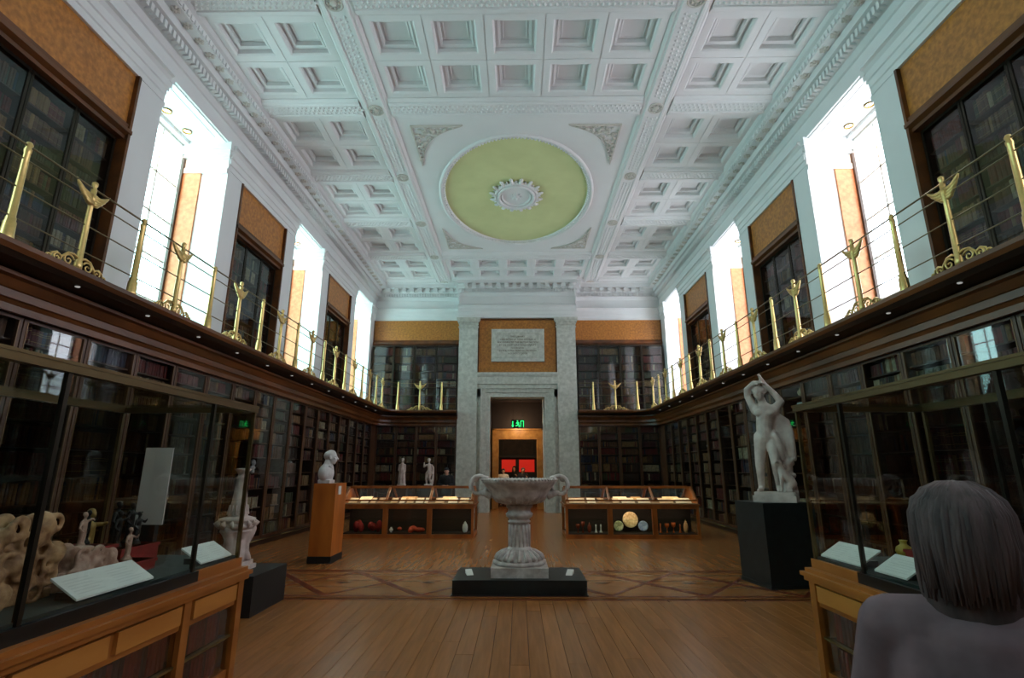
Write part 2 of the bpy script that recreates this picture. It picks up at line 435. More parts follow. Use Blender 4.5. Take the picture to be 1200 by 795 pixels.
# oval panels
def oval_panel(y0, y1):
    yc = (y0+y1)/2; a, b = 2.10, 3.02; N = 64; w, h = XB0, (y1-y0)/2
    def sq(t):
        c, s_ = math.cos(t), math.sin(t); k = min(w/abs(c) if abs(c) > 1e-6 else 1e9, h/abs(s_) if abs(s_) > 1e-6 else 1e9); return (k*c, k*s_)
    g = G(); z = ZP
    ts = [2*math.pi*i/N for i in range(N)]
    # make the outline pass through the corners
    ca = math.atan2(h, w)
    for c_ in (ca, math.pi-ca, math.pi+ca, 2*math.pi-ca):
        j = min(range(N), key=lambda i: abs(ts[i]-c_)); ts[j] = c_
    def el(A, B, zz): return [(A*math.cos(t), yc+B*math.sin(t), zz) for t in [math.atan2(A*math.sin(q), B*math.cos(q)) for q in ts]]
    el2 = lambda k_, zz: [((a+k_)*math.cos(u), yc+(b+k_)*math.sin(u), zz) for u in [math.atan2(math.sin(t)*a, math.cos(t)*b) for t in ts]]
    g.strip([[(sq(t)[0], yc+sq(t)[1], z) for t in ts], el2(.18, z)], closed=True)
    g.obj('oval_surround', PAINTC, ceiling)
    g = G(); g.strip([el2(.18, z), el2(.17, z-.04), el2(.12, z-.06), el2(.08, z-.03), el2(.05, z-.01), el2(.02, z+.0), el2(0, z+.08)], closed=True, smooth=True)
    g.obj('oval_moulding', PAINTC, ceiling)
    g = G()
    for i in range(150):
        t = 2*math.pi*i/150; x, y = (a+.03)*math.cos(t), yc+(b+.03)*math.sin(t); g.ell((x, y, z-.012), .034, .034, .03, 6, 4)
    g.obj('bead_moulding', PAINTC, ceiling, kind='stuff')
    g = G(); rows = [el2(.01, z+.06)]
    for q in (.8, .55, .3, .1):
        rows.append([(a*q*math.cos(u), yc+b*q*math.sin(u), z+.06+.10*(1-q*q)) for u in [math.atan2(math.sin(t)*a, math.cos(t)*b) for t in ts]])
    g.strip(rows, closed=True, smooth=True); n = len(g.v); g.f.append(tuple(range(n-N, n))); g.m.append(0); g.sm.append(True)
    g.obj('oval_field', GREEN, ceiling)
    # rosette
    g = G(); Z = z+.07; sy = 1.2
    def ringt(r, rr, zz, n=40): g.tube([(r*math.cos(2*math.pi*i/n), sy*r*math.sin(2*math.pi*i/n), zz) for i in range(n)], rr, 8, closed=True)
    ringt(.62, .045, -.03); ringt(.53, .05, -.06); ringt(.44, .04, -.03)
    g.lathe([(.44, .06), (.62, .06), (.66, -.01), (.44, -.02)], seg=36, sy=sy)
    for i in range(16):
        t = 2*math.pi*(i+.5)/16; cx, cy = .76*math.cos(t), .76*sy*math.sin(t)
        g.tube([(.62*math.cos(t), .62*sy*math.sin(t), -.02), (.72*math.cos(t), .72*sy*math.sin(t), -.03), (.82*math.cos(t), .82*sy*math.sin(t), 0)], [.06, .05, .012], 6)
        g.ell((cx+.0, cy, -.01), .06, .06, .03, 8, 5)
        t2 = t+math.pi/16; g.tube([(.64*math.cos(t2), .64*sy*math.sin(t2), 0), (.74*math.cos(t2), .74*sy*math.sin(t2), -.02)], [.05, .01], 6)
    g.ell((0, 0, 0), .1, .1*sy, .08, 14, 8)
    for i in range(8):
        t = 2*math.pi*i/8; g.tube([(.05*math.cos(t), .05*sy*math.sin(t), 0), (.15*math.cos(t), .15*sy*math.sin(t), -.02), (.19*math.cos(t), .19*sy*math.sin(t), .02)], [.03, .04, .01], 6)
    g.obj('rosette', PAINTC, ceiling, (0, yc, Z+.06))
    # corner spandrels
    for s in (-1, 1):
        for q in (-1, 1):
            p0 = Vector((s*2.5, yc+q*(h-.32))); pa = Vector((s*1.25, yc+q*(h-.32))); pb = Vector((s*2.5, yc+q*(h-2.0)))
            arc = []
            for i in range(9):
                f = i/8; p = pa.lerp(pb, f); c = p0-p; arc.append(p+(p0-(pa+pb)/2)*(.34*math.sin(math.pi*f)))
            g = G(); out = [p0]+arc
            n = len(out); cen = sum((Vector(o) for o in out), Vector((0, 0)))/n
            inn = [o+(cen-o)*.08 for o in out]
            g.strip([[(p.x, p.y, z) for p in out], [(p.x, p.y, z-.035) for p in out], [(p.x, p.y, z-.035) for p in inn], [(p.x, p.y, z-.008) for p in inn]], closed=True)
            rr = random.Random(5)
            for i in range(80):
                f1, f2 = rr.random(), rr.random()
                k1 = int(f1*8); e = inn[1+k1].lerp(inn[2+k1] if k1 < 8 else inn[-1], f1*8-k1); pt = inn[0].lerp(e, .15+.8*f2**.5)
                g.ell((pt.x, pt.y, z-.015), .035+.03*rr.random(), .03+.02*rr.random(), .03, 7, 4)
            g.obj('corner_ornament', PAINTD, ceiling)
for (a, b) in BIG: oval_panel(a+BWd/2, b-BWd/2)

# =================================================================== SIDE WALLS
bays = []   # bookcase bays between windows (y0,y1)
edges = sorted([(w-WW/2, w+WW/2) for w in WC])
prev = YB
for a, b in edges:
    bays.append((prev, a)); prev = b
bays.append((prev, YF))
BAYC = [yc-PER/2 for yc in WC]+[WC[-1]+PER/2]
ENT = [(XW+.5, 8.42), (XW-.12, 8.42), (XW-.14, 8.36), (XW-.09, 8.34), (XW-.05, 8.28), (XW-.05, 8.14), (XW-.03, 8.12), (XW-.03, 7.99), (XW-.01, 7.97), (XW-.01, 7.85), (XW+.5, 7.85)]
CORNP = [(XW+.5, 10.0), (XW-.58, 10.0), (XW-.58, 9.47), (XW-.55, 9.40), (XW-.50, 9.36), (XW-.48, 9.22), (XW-.30, 9.20), (XW-.28, 9.06), (XW-.16, 9.02), (XW-.14, 8.90), (XW-.08, 8.88), (XW-.03, 8.78), (XW, 8.76), (XW, 8.43), (XW+.5, 8.43)]
gr_ = G()
for i in range(6):
    a = 2*math.pi*i/6; gr_.ell((.05*math.cos(a), .05*math.sin(a), 0), .04, .03, .025, 6, 4, rot=Matrix.Rotation(a, 3, 'Z'))
gr_.ell((0, 0, -.02), .03, .03, .03, 6, 4)
rosm = gr_.mesh('cornice_rosette', PAINTD)
walls = {}
for s in (-1, 1):
    g = G()
    g.exty([(XW+1.05, 8.45), (XW+.02, 8.45), (XW+.02, 10.0), (XW+1.05, 10.0)], YB, YF+.3, s)     # solid above windows
    g.exty([(XW, -.02), (XW+1.05, -.02), (XW+1.05, 3.84), (XW, 3.84)], YB, YF+.3, s)     # solid below balcony
    for (a, b), yc in zip(bays, BAYC):
        hb = 1.16
        y0, y1 = max(yc-hb, YB), min(yc+hb, YF)
        if a < y0: g.exty([(XW, 3.84), (XW+1.05, 3.84), (XW+1.05, 8.45), (XW, 8.45)], a, y0, s)
        if b > y1: g.exty([(XW, 3.84), (XW+1.05, 3.84), (XW+1.05, 8.45), (XW, 8.45)], y1, b, s)
        g.exty([(XW+.6, 3.84), (XW+1.05, 3.84), (XW+1.05, 8.45), (XW+.6, 8.45)], y0, y1, s)
        g.exty([(XW+.02, 7.86), (XW+.6, 7.86), (XW+.6, 8.45), (XW+.02, 8.45)], y0, y1, s)
    w = g.obj('wall_'+SIDE[s], PAINT, kind='structure', label='%s wall painted pale grey white with windows and classical entablature' % SIDE[s], cat='wall')
    walls[s] = w
    for (a, b) in bays:
        g = G(); g.exty(ENT, a, b, s); g.obj('architrave', PAINT, w)
    g = G(); g.exty(CORNP, YB, YF, s); g.obj('cornice', PAINT, w)
    # dentils and egg band
    g = G(); y = YB+.1
    while y < YF-.2:
        g.box(s*(XW-.24), y, 8.88, s*(XW-.12), y+.065, 9.02); g.box(s*(XW-.49), y, 9.235, s*(XW-.515), y+.06, 9.33)
        y += .111
    g.obj('dentils', PAINT, w, kind='stuff')
    y = YB+.2
    while y < YF-.6:
        mk('rosette', rosm, w, (s*(XW-.385), y, 9.20), (0, 0, 0)); y += .34
    # ochre spandrel over each bookcase bay with mahogany moulding
    for (a, b), yc in zip(bays, BAYC):
        y0, y1 = max(yc-1.16, YB), min(yc+1.16, YF)
        g = G(); g.exty([(XW+.04, 6.95), (XW+.6, 6.95), (XW+.6, 7.85), (XW+.04, 7.85)], y0, y1, s); g.obj('ochre_panel', ORANGE, w)
        g = G(); g.exty([(XW-.05, 6.78), (XW-.05, 6.84), (XW, 6.88), (XW-.01, 6.93), (XW+.04, 6.97), (XW+.2, 6.97), (XW+.2, 6.68), (XW+.02, 6.68), (XW+.02, 6.74)], y0, y1, s)
        g.obj('panel_moulding', CORN, w)
        g = G(); 
        for yy, q in ((y0, 1), (y1, -1)):
            g.box(s*(XW-.03), yy, 3.9, s*(XW+.25), yy+q*.05, 7.85)
        g.obj('bay_trim', CORN, w)

# far wall ------------------------------------------------------
PX0, PX1 = 1.64, 2.48; PYF = 21.05
g = G()
g.box(-7.3, YF, -.02, -1.10, YF+.4, 10.0); g.box(1.05, YF, -.02, 7.3, YF+.4, 10.0); g.box(-1.1, YF, 4.47, 1.05, YF+.4, 10.0)
wf = g.obj('wall_far', PAINT, kind='structure', label='far end wall with marble door case between dark glazed bookcases', cat='wall')
# side entablatures
def shift(prof, Y): return [(Y-.01-(XW-x) if x <= XW else Y+.02, z) for x, z in prof]
for a, b in ((-XW, -PX1), (PX1, XW)):
    g = G(); g.extx(shift(ENT, YF), a, b); g.obj('architrave', PAINT, wf)
    g = G(); g.extx(shift(CORNP, YF), a, b); g.obj('cornice', PAINT, wf)
    g = G(); g.box(a, YF-.06, 6.95, b, YF+.01, 7.85); g.obj('ochre_panel', ORANGE, wf)
    g = G(); g.extx([(YF-.12, 6.68), (YF-.12, 6.76), (YF-.16, 6.80), (YF-.16, 6.86), (YF-.10, 6.97), (YF, 6.97), (YF, 6.68)], a, b); g.obj('panel_moulding', CORN, wf)
# portico block above the door
g = G(); g.box(-PX1+.06, PYF+.03, 7.8, PX1-.06, YF, 10.0); g.obj('portico_block', PAINT, wf)
P2 = [(XW+.05, z) if x > XW else (x, z) for x, z in CORNP]
g = G(); g.extx([(PYF-(XW-x)*.8, z) for x, z in P2], -PX1-.02, PX1+.02); g.obj('portico_cornice', PAINT, wf)
g = G(); g.extx([(PYF-(XW-x), z-.05) if x <= XW else (PYF+.02, z-.05) for x, z in ENT], -PX1, PX1); g.obj('portico_architrave', PAINT, wf)
for s in (-1, 1):   # cornice returns
    g = G(); g.exty([(PX1-.03+(XW-x)*.5, z) if x <= XW else (PX1-.05, z) for x, z in CORNP], PYF-.1, YF, s); g.obj('cornice_return', PAINT, wf)
g = G(); x = -XW+.2
while x < XW-.2:
    Y = PYF-.14*.8 if abs(x) < PX1 else YF-.14
    g.box(x, Y-.10, 8.88, x+.065, Y+.02, 9.02); x += .111
g.obj('dentils', PAINT, wf, kind='stuff')
x = -XW+.6
while x < XW-.5:
    Y = PYF-.30 if abs(x) < PX1 else YF-.385
    mk('rosette', rosm, wf, (x, Y, 9.20)); x += .34
# dark soffit holes between modillions on the far cornice
g = G(); x = -XW+.6
while x < XW-.5:
    Y = PYF-.2 if abs(x) < PX1 else YF-.25
    g.box(x-.08, Y-.22, 9.05, x+.08, Y, 9.20); x += .34
g.obj('modillions', PAINT, wf, kind='stuff')
# marble pilasters
for s in (-1, 1):
    g = G()
    g.box(s*PX0, PYF, 0, s*(PX1-.06), YF, 7.5)
    g.box(s*(PX0-.04), PYF-.04, 0, s*(PX1-.02), YF, .35)
    p = g.obj('pilaster', MARBLE, wf)
    g = G(); g.box(s*(PX0-.03), PYF-.03, 7.38, s*(PX1-.03), YF, 7.44); g.box(s*(PX0-.02), PYF-.02, 7.5, s*(PX1-.04), YF, 7.62)
    g.box(s*(PX0-.07), PYF-.07, 7.62, s*(PX1+.01), YF, 7.7); g.box(s*(PX0-.10), PYF-.10, 7.7, s*(PX1+.04), YF, 7.8)
    for i in range(9):
        g.box(s*(PX0+.03+i*.085), PYF-.035, 7.5, s*(PX0+.07+i*.085), PYF, 7.61)
    g.obj('capital', MARBLE, p)
# ochre field and tablet over door
g = G(); g.box(-PX0, PYF+.12, 5.45, PX0, YF, 7.8); g.obj('ochre_panel', ORANGE, wf)
for s in (-1, 1):
    g = G(); g.box(s*PX0, PYF+.07, 5.45, s*(PX0-.05), PYF+.13, 7.75); g.obj('ochre_frame', CORN, wf)
g = G(); g.box(-PX0, PYF+.07, 7.72, PX0, PYF+.13, 7.78); g.obj('ochre_frame', CORN, wf)
# marble door case: architrave 3 steps
g = G()
g.box(-PX0, PYF+.02, 5.0, PX0, YF+.4, 5.47); g.box(-PX0, PYF-.05, 5.38, PX0, YF, 5.47); g.box(-PX0, PYF-.02, 5.32, PX0, YF, 5.38)
g.box(-PX0, PYF+.1, 4.47, PX0, YF+.4, 5.0)
for s in (-1, 1): g.box(s*1.1, PYF+.1, 0, s*PX0, YF+.4, 4.8)
g.obj('door_case', MARBLE, wf)
def surround(name, x0, x1, zt, w, y, dep, m, par):
    g = G()
    for s in (-1, 1):
        g.box(s*x0, y-dep, 0, s*x1, y, zt+w)
    g.box(-x0, y-dep, zt, x0, y, zt+w)
    return g.obj(name, m, par)
surround('door_architrave', 1.1, 1.28, 4.47, .18, PYF+.1, .05, MARBLE, wf)
surround('door_architrave', 1.28, 1.45, 4.65, .16, PYF+.1, .09, MARBLE, wf)
surround('door_architrave', 1.45, 1.49, 4.81, .04, PYF+.1, .14, MARBLE, wf)
# tablet
g = G(); g.box(-1.07, PYF-.0, 5.93, 1.12, PYF+.13, 7.31)
g.cur = 0
tab = g.obj('inscription_tablet', MARBLE, None, label='pale marble inscription tablet set in the ochre panel above the door', cat='plaque')
g = G()
for (a, b, c, d) in ((-.9, 6.08, .95, 6.13), (-.9, 7.12, .95, 7.17), (-.9, 6.13, -.86, 7.12), (.91, 6.13, .95, 7.12)): g.box(a, PYF-.03, b, c, PYF, d)
g.obj('tablet_moulding', MARBLE, tab)
INK = mat('incised_letters', (96, 84, 66), .6)
def text_obj(name, body, size, loc, rot, m, parent, align='CENTER', ext=.002):
    c = bpy.data.curves.new(name, 'FONT'); c.body = body; c.size = size; c.align_x = align; c.align_y = 'CENTER'; c.extrude = ext; c.resolution_u = 2
    o = bpy.data.objects.new('t', c); COL.objects.link(o)
    dg = bpy.context.evaluated_depsgraph_get(); me = bpy.data.meshes.new_from_object(o.evaluated_get(dg))
    bpy.data.objects.remove(o)
    me.materials.clear(); me.materials.append(m)
    return mk(name, me, parent, loc, rot)
for i, t in enumerate(('THIS LIBRARY', 'COLLECTED BY KING GEORGE III', 'WAS GIVEN TO THE BRITISH NATION', 'BY HIS MOST GRACIOUS MAJESTY', 'GEORGE IIII', 'IN THE THIRD YEAR OF HIS REIGN', 'A.D. MDCCCXXIII')):
    text_obj('inscription', t, .10, (.02, PYF-.003, 6.98-.12*i), (R_(90), 0, 0), INK, tab)
# back wall ------------------------------------------------------
g = G(); g.box(-7.2, YB-.3, -.02, 7.2, YB, 10.0)
wbk = g.obj('wall_back', PAINT, kind='structure', label='plain white wall behind the camera with dark wood lower half', cat='wall')
g = G(); g.box(-6.1, YB, 0, 6.1, YB+.1, 3.9); g.obj('wood_panelling', DARKW, wbk)
g = G(); g.box(-6.1, YB, 6.95, 6.1, YB+.05, 7.85); g.obj('ochre_panel', ORANGE, wbk)

# =================================================================== WINDOWS
WFR = mat('window_frame_paint', (200, 196, 190), .5)
WDK = mat('window_bronze', (70, 52, 40), .5)
SKYG = glassmat('window_glass', (.97, .98, .98), .5)
BULB = emat('downlight_lamp', (255, 200, 150), 30)
wn = 0
for s in (-1, 1):
    for k, yc in enumerate(WC):
        wn += 1
        vis = k >= 2
        nm = ('nearest', 'nearest', 'nearest', 'middle', 'farthest')[k]
        lab = ('tall bright window in the %s wall, %s of three in view' % (SIDE[s], nm)) if vis else ('tall window in the %s wall level with or behind the camera, %s' % (SIDE[s], ('behind', 'beside')[k]))
        win = empty('window_%d' % wn, (s*XW, yc, 3.88), lab, 'window', kind='structure')
        h0 = -WW/2
        # frame of sash at x offset 1.0 (local x outward = s)
        g = G()
        X0, X1 = s*.98, s*1.06
        for y in (h0, -h0-.09): g.box(X0, y, 0, X1, y+.09, 4.57)
        g.box(X0, h0, 0, X1, -h0, .12); g.box(X0, h0, 4.45, X1, -h0, 4.57)
        g.obj('window_frame', WFR, win)
        for y in (-.36, .36):
            g = G(); g.box(s*1.0, y-.02, .12, s*1.04, y+.02, 4.45); g.obj('glazing_bar', WFR, win)
        for z in (.95, 1.8, 2.65, 3.5):
            g = G(); g.box(s*1.0, h0+.09, z-.02, s*1.04, -h0-.09, z+.02); g.obj('glazing_bar', WFR, win)
        ys = (h0+.09, -.36, .36, -h0-.09); zs = (.12, .95, 1.8, 2.65, 3.5, 4.45)
        for i in range(3):
            for j in range(5):
                g = G(); g.box(s*1.018, ys[i]+.02, zs[j]+.02, s*1.022, ys[i+1]-.02, zs[j+1]-.02); g.obj('pane', SKYG, win)
        # jamb panels and capitals on both reveals
        for q in (-1, 1):
            yj = q*(-h0)
            g = G(); g.box(s*.56, yj, .02, s*.93, yj-q*.035, 3.86); g.obj('jamb_panel', mat('jamb_ochre', (214, 140, 92), .5, rgb2=(190, 118, 74), scale=12), win)
            g = G()
            g.box(s*0.0, yj, 3.86, s*.98, yj-q*.05, 3.98); g.box(s*0.0, yj, 3.98, s*.98, yj-q*.02, 4.22)
            g.box(s*(-.02), yj, 4.22, s*.98, yj-q*.06, 4.30); g.box(s*(-.04), yj, 4.30, s*.98, yj-q*.09, 4.40); g.box(s*(-.06), yj, 4.40, s*.98, yj-q*.12, 4.57)
            g.obj('jamb_capital', PAINT, win)
            # dark shutter edge
            g = G(); g.box(s*.93, yj, .02, s*.98, yj-q*.09, 4.2); g.obj('shutter_edge', WDK, win)
        # soffit with two lamps
        g = G()
        g.box(s*.05, h0+.12, 4.53, s*.12, -h0-.12, 4.57); g.box(s*.86, h0+.12, 4.50, s*.98, -h0-.12, 4.57); g.box(s*.2, h0+.3, 4.54, s*.27, -h0-.3, 4.57)
        g.obj('soffit_moulding', PAINT, win)
        if vis:
            for y in (-.07-.0, .57):
                g = G(); g.lathe([(.07, .0), (.09, .0), (.09, -.03), (.07, -.03), (.07, 0)], seg=16, caps=False); dl = g.obj('downlight', BRASSD, win, (s*.68, y, 4.57))
                g = G(); g.lathe([(.001, -.02), (.04, -.015), (.065, 0), (.001, .0)], seg=14, caps=False); g.obj('lamp', BULB, dl)
                l = bpy.data.lights.new('downlight_glow', 'SPOT'); l.energy = 30; l.color = (1, .62, .38); l.spot_size = R_(130); l.shadow_soft_size = .05
                lo = bpy.data.objects.new('downlight_glow', l); COL.objects.link(lo); lo.location = (s*(XW+.68), yc+y, 8.38)

# =================================================================== GALLERY BALCONY
ZD = 3.88; XD = 5.12; YD = 20.65; RC = .8
def bpath(s, off=0.0, ystart=YB, xend=PX1-.08):
    """edge line of the gallery, offset outwards (towards the wall) by off"""
    pts = []; xd = XD+off; yd = YD+off; rc = RC
    n = 20
    for i in range(n): pts.append((s*xd, ystart+(yd-rc-ystart)*i/n))
    for i in range(9):
        a = math.pi/2*i/8; pts.append((s*(xd-rc+rc*math.cos(a)), yd-rc+rc*math.sin(a)))
    pts.append((s*(xd-rc)*.5+s*xend*.5, yd)); pts.append((s*xend, yd))
    return pts
def sweep(g, s, prof, smooth=False, xend=PX1-.08):
    rows = []
    paths = {o: bpath(s, o, xend=xend) for o, z in prof}
    n = len(next(iter(paths.values())))
    for i in range(n): rows.append([(paths[o][i][0], paths[o][i][1], z) for o, z in prof])
    g.strip(rows, closed=True, smooth=smooth)
    m = len(prof); o0 = len(g.v)-n*m
    g.f.append(tuple(o0+i for i in range(m))); g.f.append(tuple(o0+(n-1)*m+i for i in reversed(range(m)))); g.m += [g.cur]*2; g.sm += [False]*2
DECKB = mat('gallery_underside', (26, 16, 11), .45, var=.2, scale=4)
lens = emat('gallery_spot_lens', (200, 200, 195), .5)
for s in (-1, 1):
    root = empty('gallery_balcony', (s*5.6, 8, 0), 'dark wood gallery walkway running along the %s wall above the bookcases' % SIDE[s], 'balcony')
    O = (-s*5.6, -8, 0)
    g = G(); sweep(g, s, [(.0, 3.80), (.0, ZD), (1.02, ZD), (1.02, 3.72), (.48, 3.70), (.06, 3.74)]); g.obj('deck', DECKB, root, O)
    g = G(); sweep(g, s, [(-.03, 3.84), (-.03, 3.89), (.01, 3.90), (.03, 3.885), (.03, 3.80), (0, 3.79)]); g.obj('nosing', CORN, root, O)
    g = G(); sweep(g, s, [(.30, 3.70), (.30, 3.66), (.36, 3.64), (.42, 3.55), (.44, 3.54), (.44, 3.45), (.47, 3.44), (.50, 3.40), (.50, 3.32), (.56, 3.32), (.60, 3.70)]); g.obj('cornice', CORN, root, O)
    sp = 0
    for k in range(15):
        y = 2.2+1.22*k
        if y > 19.6: break
        g = G(); g.lathe([(.001, -.012), (.022, -.01), (.03, 0), (.03, .015)], seg=10)
        g.obj('spot_lens', lens, root, (s*(XD+.12)-s*5.6, y-8, 3.735))

# --- railing
def post_plain():
    g = G(); g.lathe([(.06, 0), (.065, .02), (.06, .06), (.056, .2), (.046, .22), (.048, .24), (.038, .27), (.034, .7), (.030, 1.0), (.036, 1.02), (.036, 1.05), (.024, 1.07), (.038, 1.10), (.024, 1.13), (.003, 1.14)], seg=10)
    return g.mesh('post', BRASS)
def post_winged():
    g = G(); g.lathe([(.045, 0), (.045, .1), (.036, .14), (.033, .5), (.028, .92), (.04, .94), (.04, .98), (.03, 1.0), (.034, 1.08), (.022, 1.11), (.034, 1.13), (.034, 1.17), (.003, 1.19)], seg=10)
    a = g.mesh('post', BRASS)
    g = G()
    for q in (-1, 1):   # wings rising outwards along local y
        pts = [(0, q*.01, 1.0), (0, q*.08, .985), (0, q*.15, 1.005), (0, q*.21, 1.05), (0, q*.26, 1.11)]
        for i, (dz, sc_) in enumerate(((0, 1), (-.03, .84), (-.055, .66), (-.075, .45))):
            n = 6; rows = []
            P = [Vector((0.004*i, p[1]*sc_, .94+(p[2]-.94)*sc_+dz)) for p in pts]
            g.tube(P, [.03, .034, .03, .022, .004], 6)
    w = g.mesh('wings', BRASS)
    g = G()
    for q in (-1, 1):
        def spiral(cy, cz, r0, turns, start, dirn, th=.014):
            pts = []
            for i in range(20):
                f = i/19; r = r0*(1-.85*f); an = start+dirn*turns*2*math.pi*f
                pts.append((0, q*(cy+r*math.cos(an)), cz+r*math.sin(an)))
            g.tube(pts, [th*(1-.4*i/19) for i in range(20)], 5)
        spiral(.14, .095, .075, 1.4, math.pi*.9, -1); spiral(.29, .07, .055, 1.4, math.pi*.9, -1); spiral(.40, .045, .03, 1.1, math.pi*.9, -1)
        g.tube([(0, q*.02, .16), (0, q*.08, .19), (0, q*.16, .18), (0, q*.23, .11), (0, q*.25, .03)], [.02, .018, .014, .013, .01], 5)
        g.tube([(0, q*.25, .1), (0, q*.30, .13), (0, q*.36, .10), (0, q*.38, .02)], [.014, .013, .012, .01], 5)
        g.tube([(0, q*.02, .015), (0, q*.45, .015)], .014, 5)
        g.ell((0, q*.46, .03), .015, .04, .02, 8, 5)
    return a, w, g.mesh('scroll_bracket', BRASS)
pm_ = post_plain(); pa_, pw_, ps_ = post_winged()
RAILM = mat('railing_wire', (120, 104, 76), .35, metal=.75)
for s in (-1, 1):
    # arclength parametrised path
    path = [Vector((p[0], p[1], 0)) for p in bpath(s, .07, YB+.2)]
    fine = []
    for i in range(len(path)-1):
        fine += [path[i].lerp(path[i+1], j/8) for j in range(8)]
    fine.append(path[-1])
    root = empty('gallery_railing', (s*XD, 8, ZD), 'gilt brass gallery railing with winged posts on the %s side' % SIDE[s], 'railing')
    B = Vector((s*XD, 8, ZD))
    for z, r in ((1.09, .013), (.93, .009), (.6, .009), (.27, .009)):
        g = G(); g.tube([p-B+Vector((0, 0, ZD+z)) for p in path], r, 5); g.obj('rail', RAILM, root)
    cum = [0]
    for i in range(1, len(fine)): cum.append(cum[-1]+(fine[i]-fine[i-1]).length)
    # post positions: straight part anchored to measured rhythm, rest by arclength
    step = .885
    y0 = YB+.2; first = (4.87-y0) % step
    d = first; k0 = -int((4.87-y0)//step)
    total = cum[-1]
    n = 0
    while d <= total-.01:
        j = min(range(len(cum)), key=lambda i: abs(cum[i]-d)); a = max(j-1, 0); b = min(j+1, len(fine)-1)
        p = fine[j]; t = (fine[b]-fine[a]).normalized(); ang = math.atan2(t.y, t.x)-math.pi/2
        pos = Vector((p.x, p.y, ZD))-B
        kk = k0+n
        if kk % 2 == 0:
            mk('post', pm_, root, pos, (0, 0, ang))
        else:
            q = mk('post', pa_, root, pos, (0, 0, ang), label='winged brass post with scrolled foot')
            mk('wings', pw_, q); mk('scroll_bracket', ps_, q)
        d += step; n += 1

# =================================================================== BOOKCASES
books = []      # (corner x,y,z centre), width dir, dims, colour, key
BCOL = [('brown', (112, 72, 44)), ('dark red', (120, 34, 28)), ('tan', (158, 116, 72)), ('olive green', (74, 76, 46)), ('navy blue', (38, 48, 78)),
        ('cream', (190, 172, 138)), ('maroon', (86, 26, 30)), ('dark brown', (62, 40, 28))]
def book_mat(name, rgb):
    m = mat('leather_'+name.replace(' ', '_'), rgb, .5, objvar=.3, var=.3, scale=9)
    nt = m.node_tree; b = nt.nodes['Principled BSDF']; link = b.inputs['Base Color'].links[0]; src = link.from_socket
    t = nt.nodes.new('ShaderNodeTexCoord'); sp = nt.nodes.new('ShaderNodeSeparateXYZ'); nt.links.new(t.outputs['Generated'], sp.inputs[0])
    def band(c0, w):
        sb = nt.nodes.new('ShaderNodeMath'); sb.operation = 'SUBTRACT'; sb.inputs[1].default_value = c0; nt.links.new(sp.outputs['Z'], sb.inputs[0])
        ab = nt.nodes.new('ShaderNodeMath'); ab.operation = 'ABSOLUTE'; nt.links.new(sb.outputs[0], ab.inputs[0])
        lt = nt.nodes.new('ShaderNodeMath'); lt.operation = 'LESS_THAN'; lt.inputs[1].default_value = w; nt.links.new(ab.outputs[0], lt.inputs[0]); return lt
    b1 = band(.78, .012); b2 = band(.66, .012); b3 = band(.2, .012)
    ad = nt.nodes.new('ShaderNodeMath'); ad.operation = 'ADD'; nt.links.new(b1.outputs[0], ad.inputs[0]); nt.links.new(b2.outputs[0], ad.inputs[1])
    a2 = nt.nodes.new('ShaderNodeMath'); a2.operation = 'ADD'; nt.links.new(ad.outputs[0], a2.inputs[0]); nt.links.new(b3.outputs[0], a2.inputs[1])
    mx = nt.nodes.new('ShaderNodeMix'); mx.data_type = 'RGBA'; nt.links.new(a2.outputs[0], mx.inputs['Factor']); nt.links.new(src, mx.inputs[6]); mx.inputs[7].default_value = (.35, .24, .08, 1)
    nt.links.new(mx.outputs[2], b.inputs['Base Color'])
    return m
BM = [book_mat(n, c) for n, c in BCOL]
BS = [mat('book_cloth_'+n.replace(' ', '_'), c, .55, var=.5, scale=14) for n, c in BCOL]
def shelf_fill(axis, fixed, sgn, a, b, z, hmax, depth, key, dens=.93, weights=None, wmul=1.0):
    """books with spines on the plane <fixed>, along Y (axis 'y') or X (axis 'x'); sgn = direction from spine into the case"""
    u = a+.015
    rr = random.Random(str(key))
    base = rr.random(); main = rr.choices(range(8), weights or (6, 3, 3, 2, 1, 1, 3, 4))[0]
    hset = hmax*rr.uniform(.72, .93); wset = rr.uniform(.035, .06)*wmul
    while u < b-.05:
        if rr.random() < .10:
            main = rr.choices(range(8), weights or (6, 3, 3, 2, 1, 1, 3, 4))[0]; hset = hmax*rr.uniform(.68, .95); wset = rr.uniform(.032, .065)*wmul
            if rr.random() > dens: u += rr.uniform(.05, .2); continue
        w = wset*rr.uniform(.9, 1.12); h = hset*rr.uniform(.97, 1.03); h = min(h, hmax*.97)
        if u+w > b-.01: break
        d = depth*rr.uniform(.85, .97)
        f = fixed+sgn*rr.uniform(.0, .02)
        if axis == 'y': c = (f+sgn*d/2, u+w/2, z+h/2); dim = (d, w*.96, h)
        else: c = (u+w/2, f+sgn*d/2, z+h/2); dim = (w*.96, d, h)
        books.append((c, dim, main if rr.random() < .85 else rr.randrange(8), key, axis, sgn))
        u += w

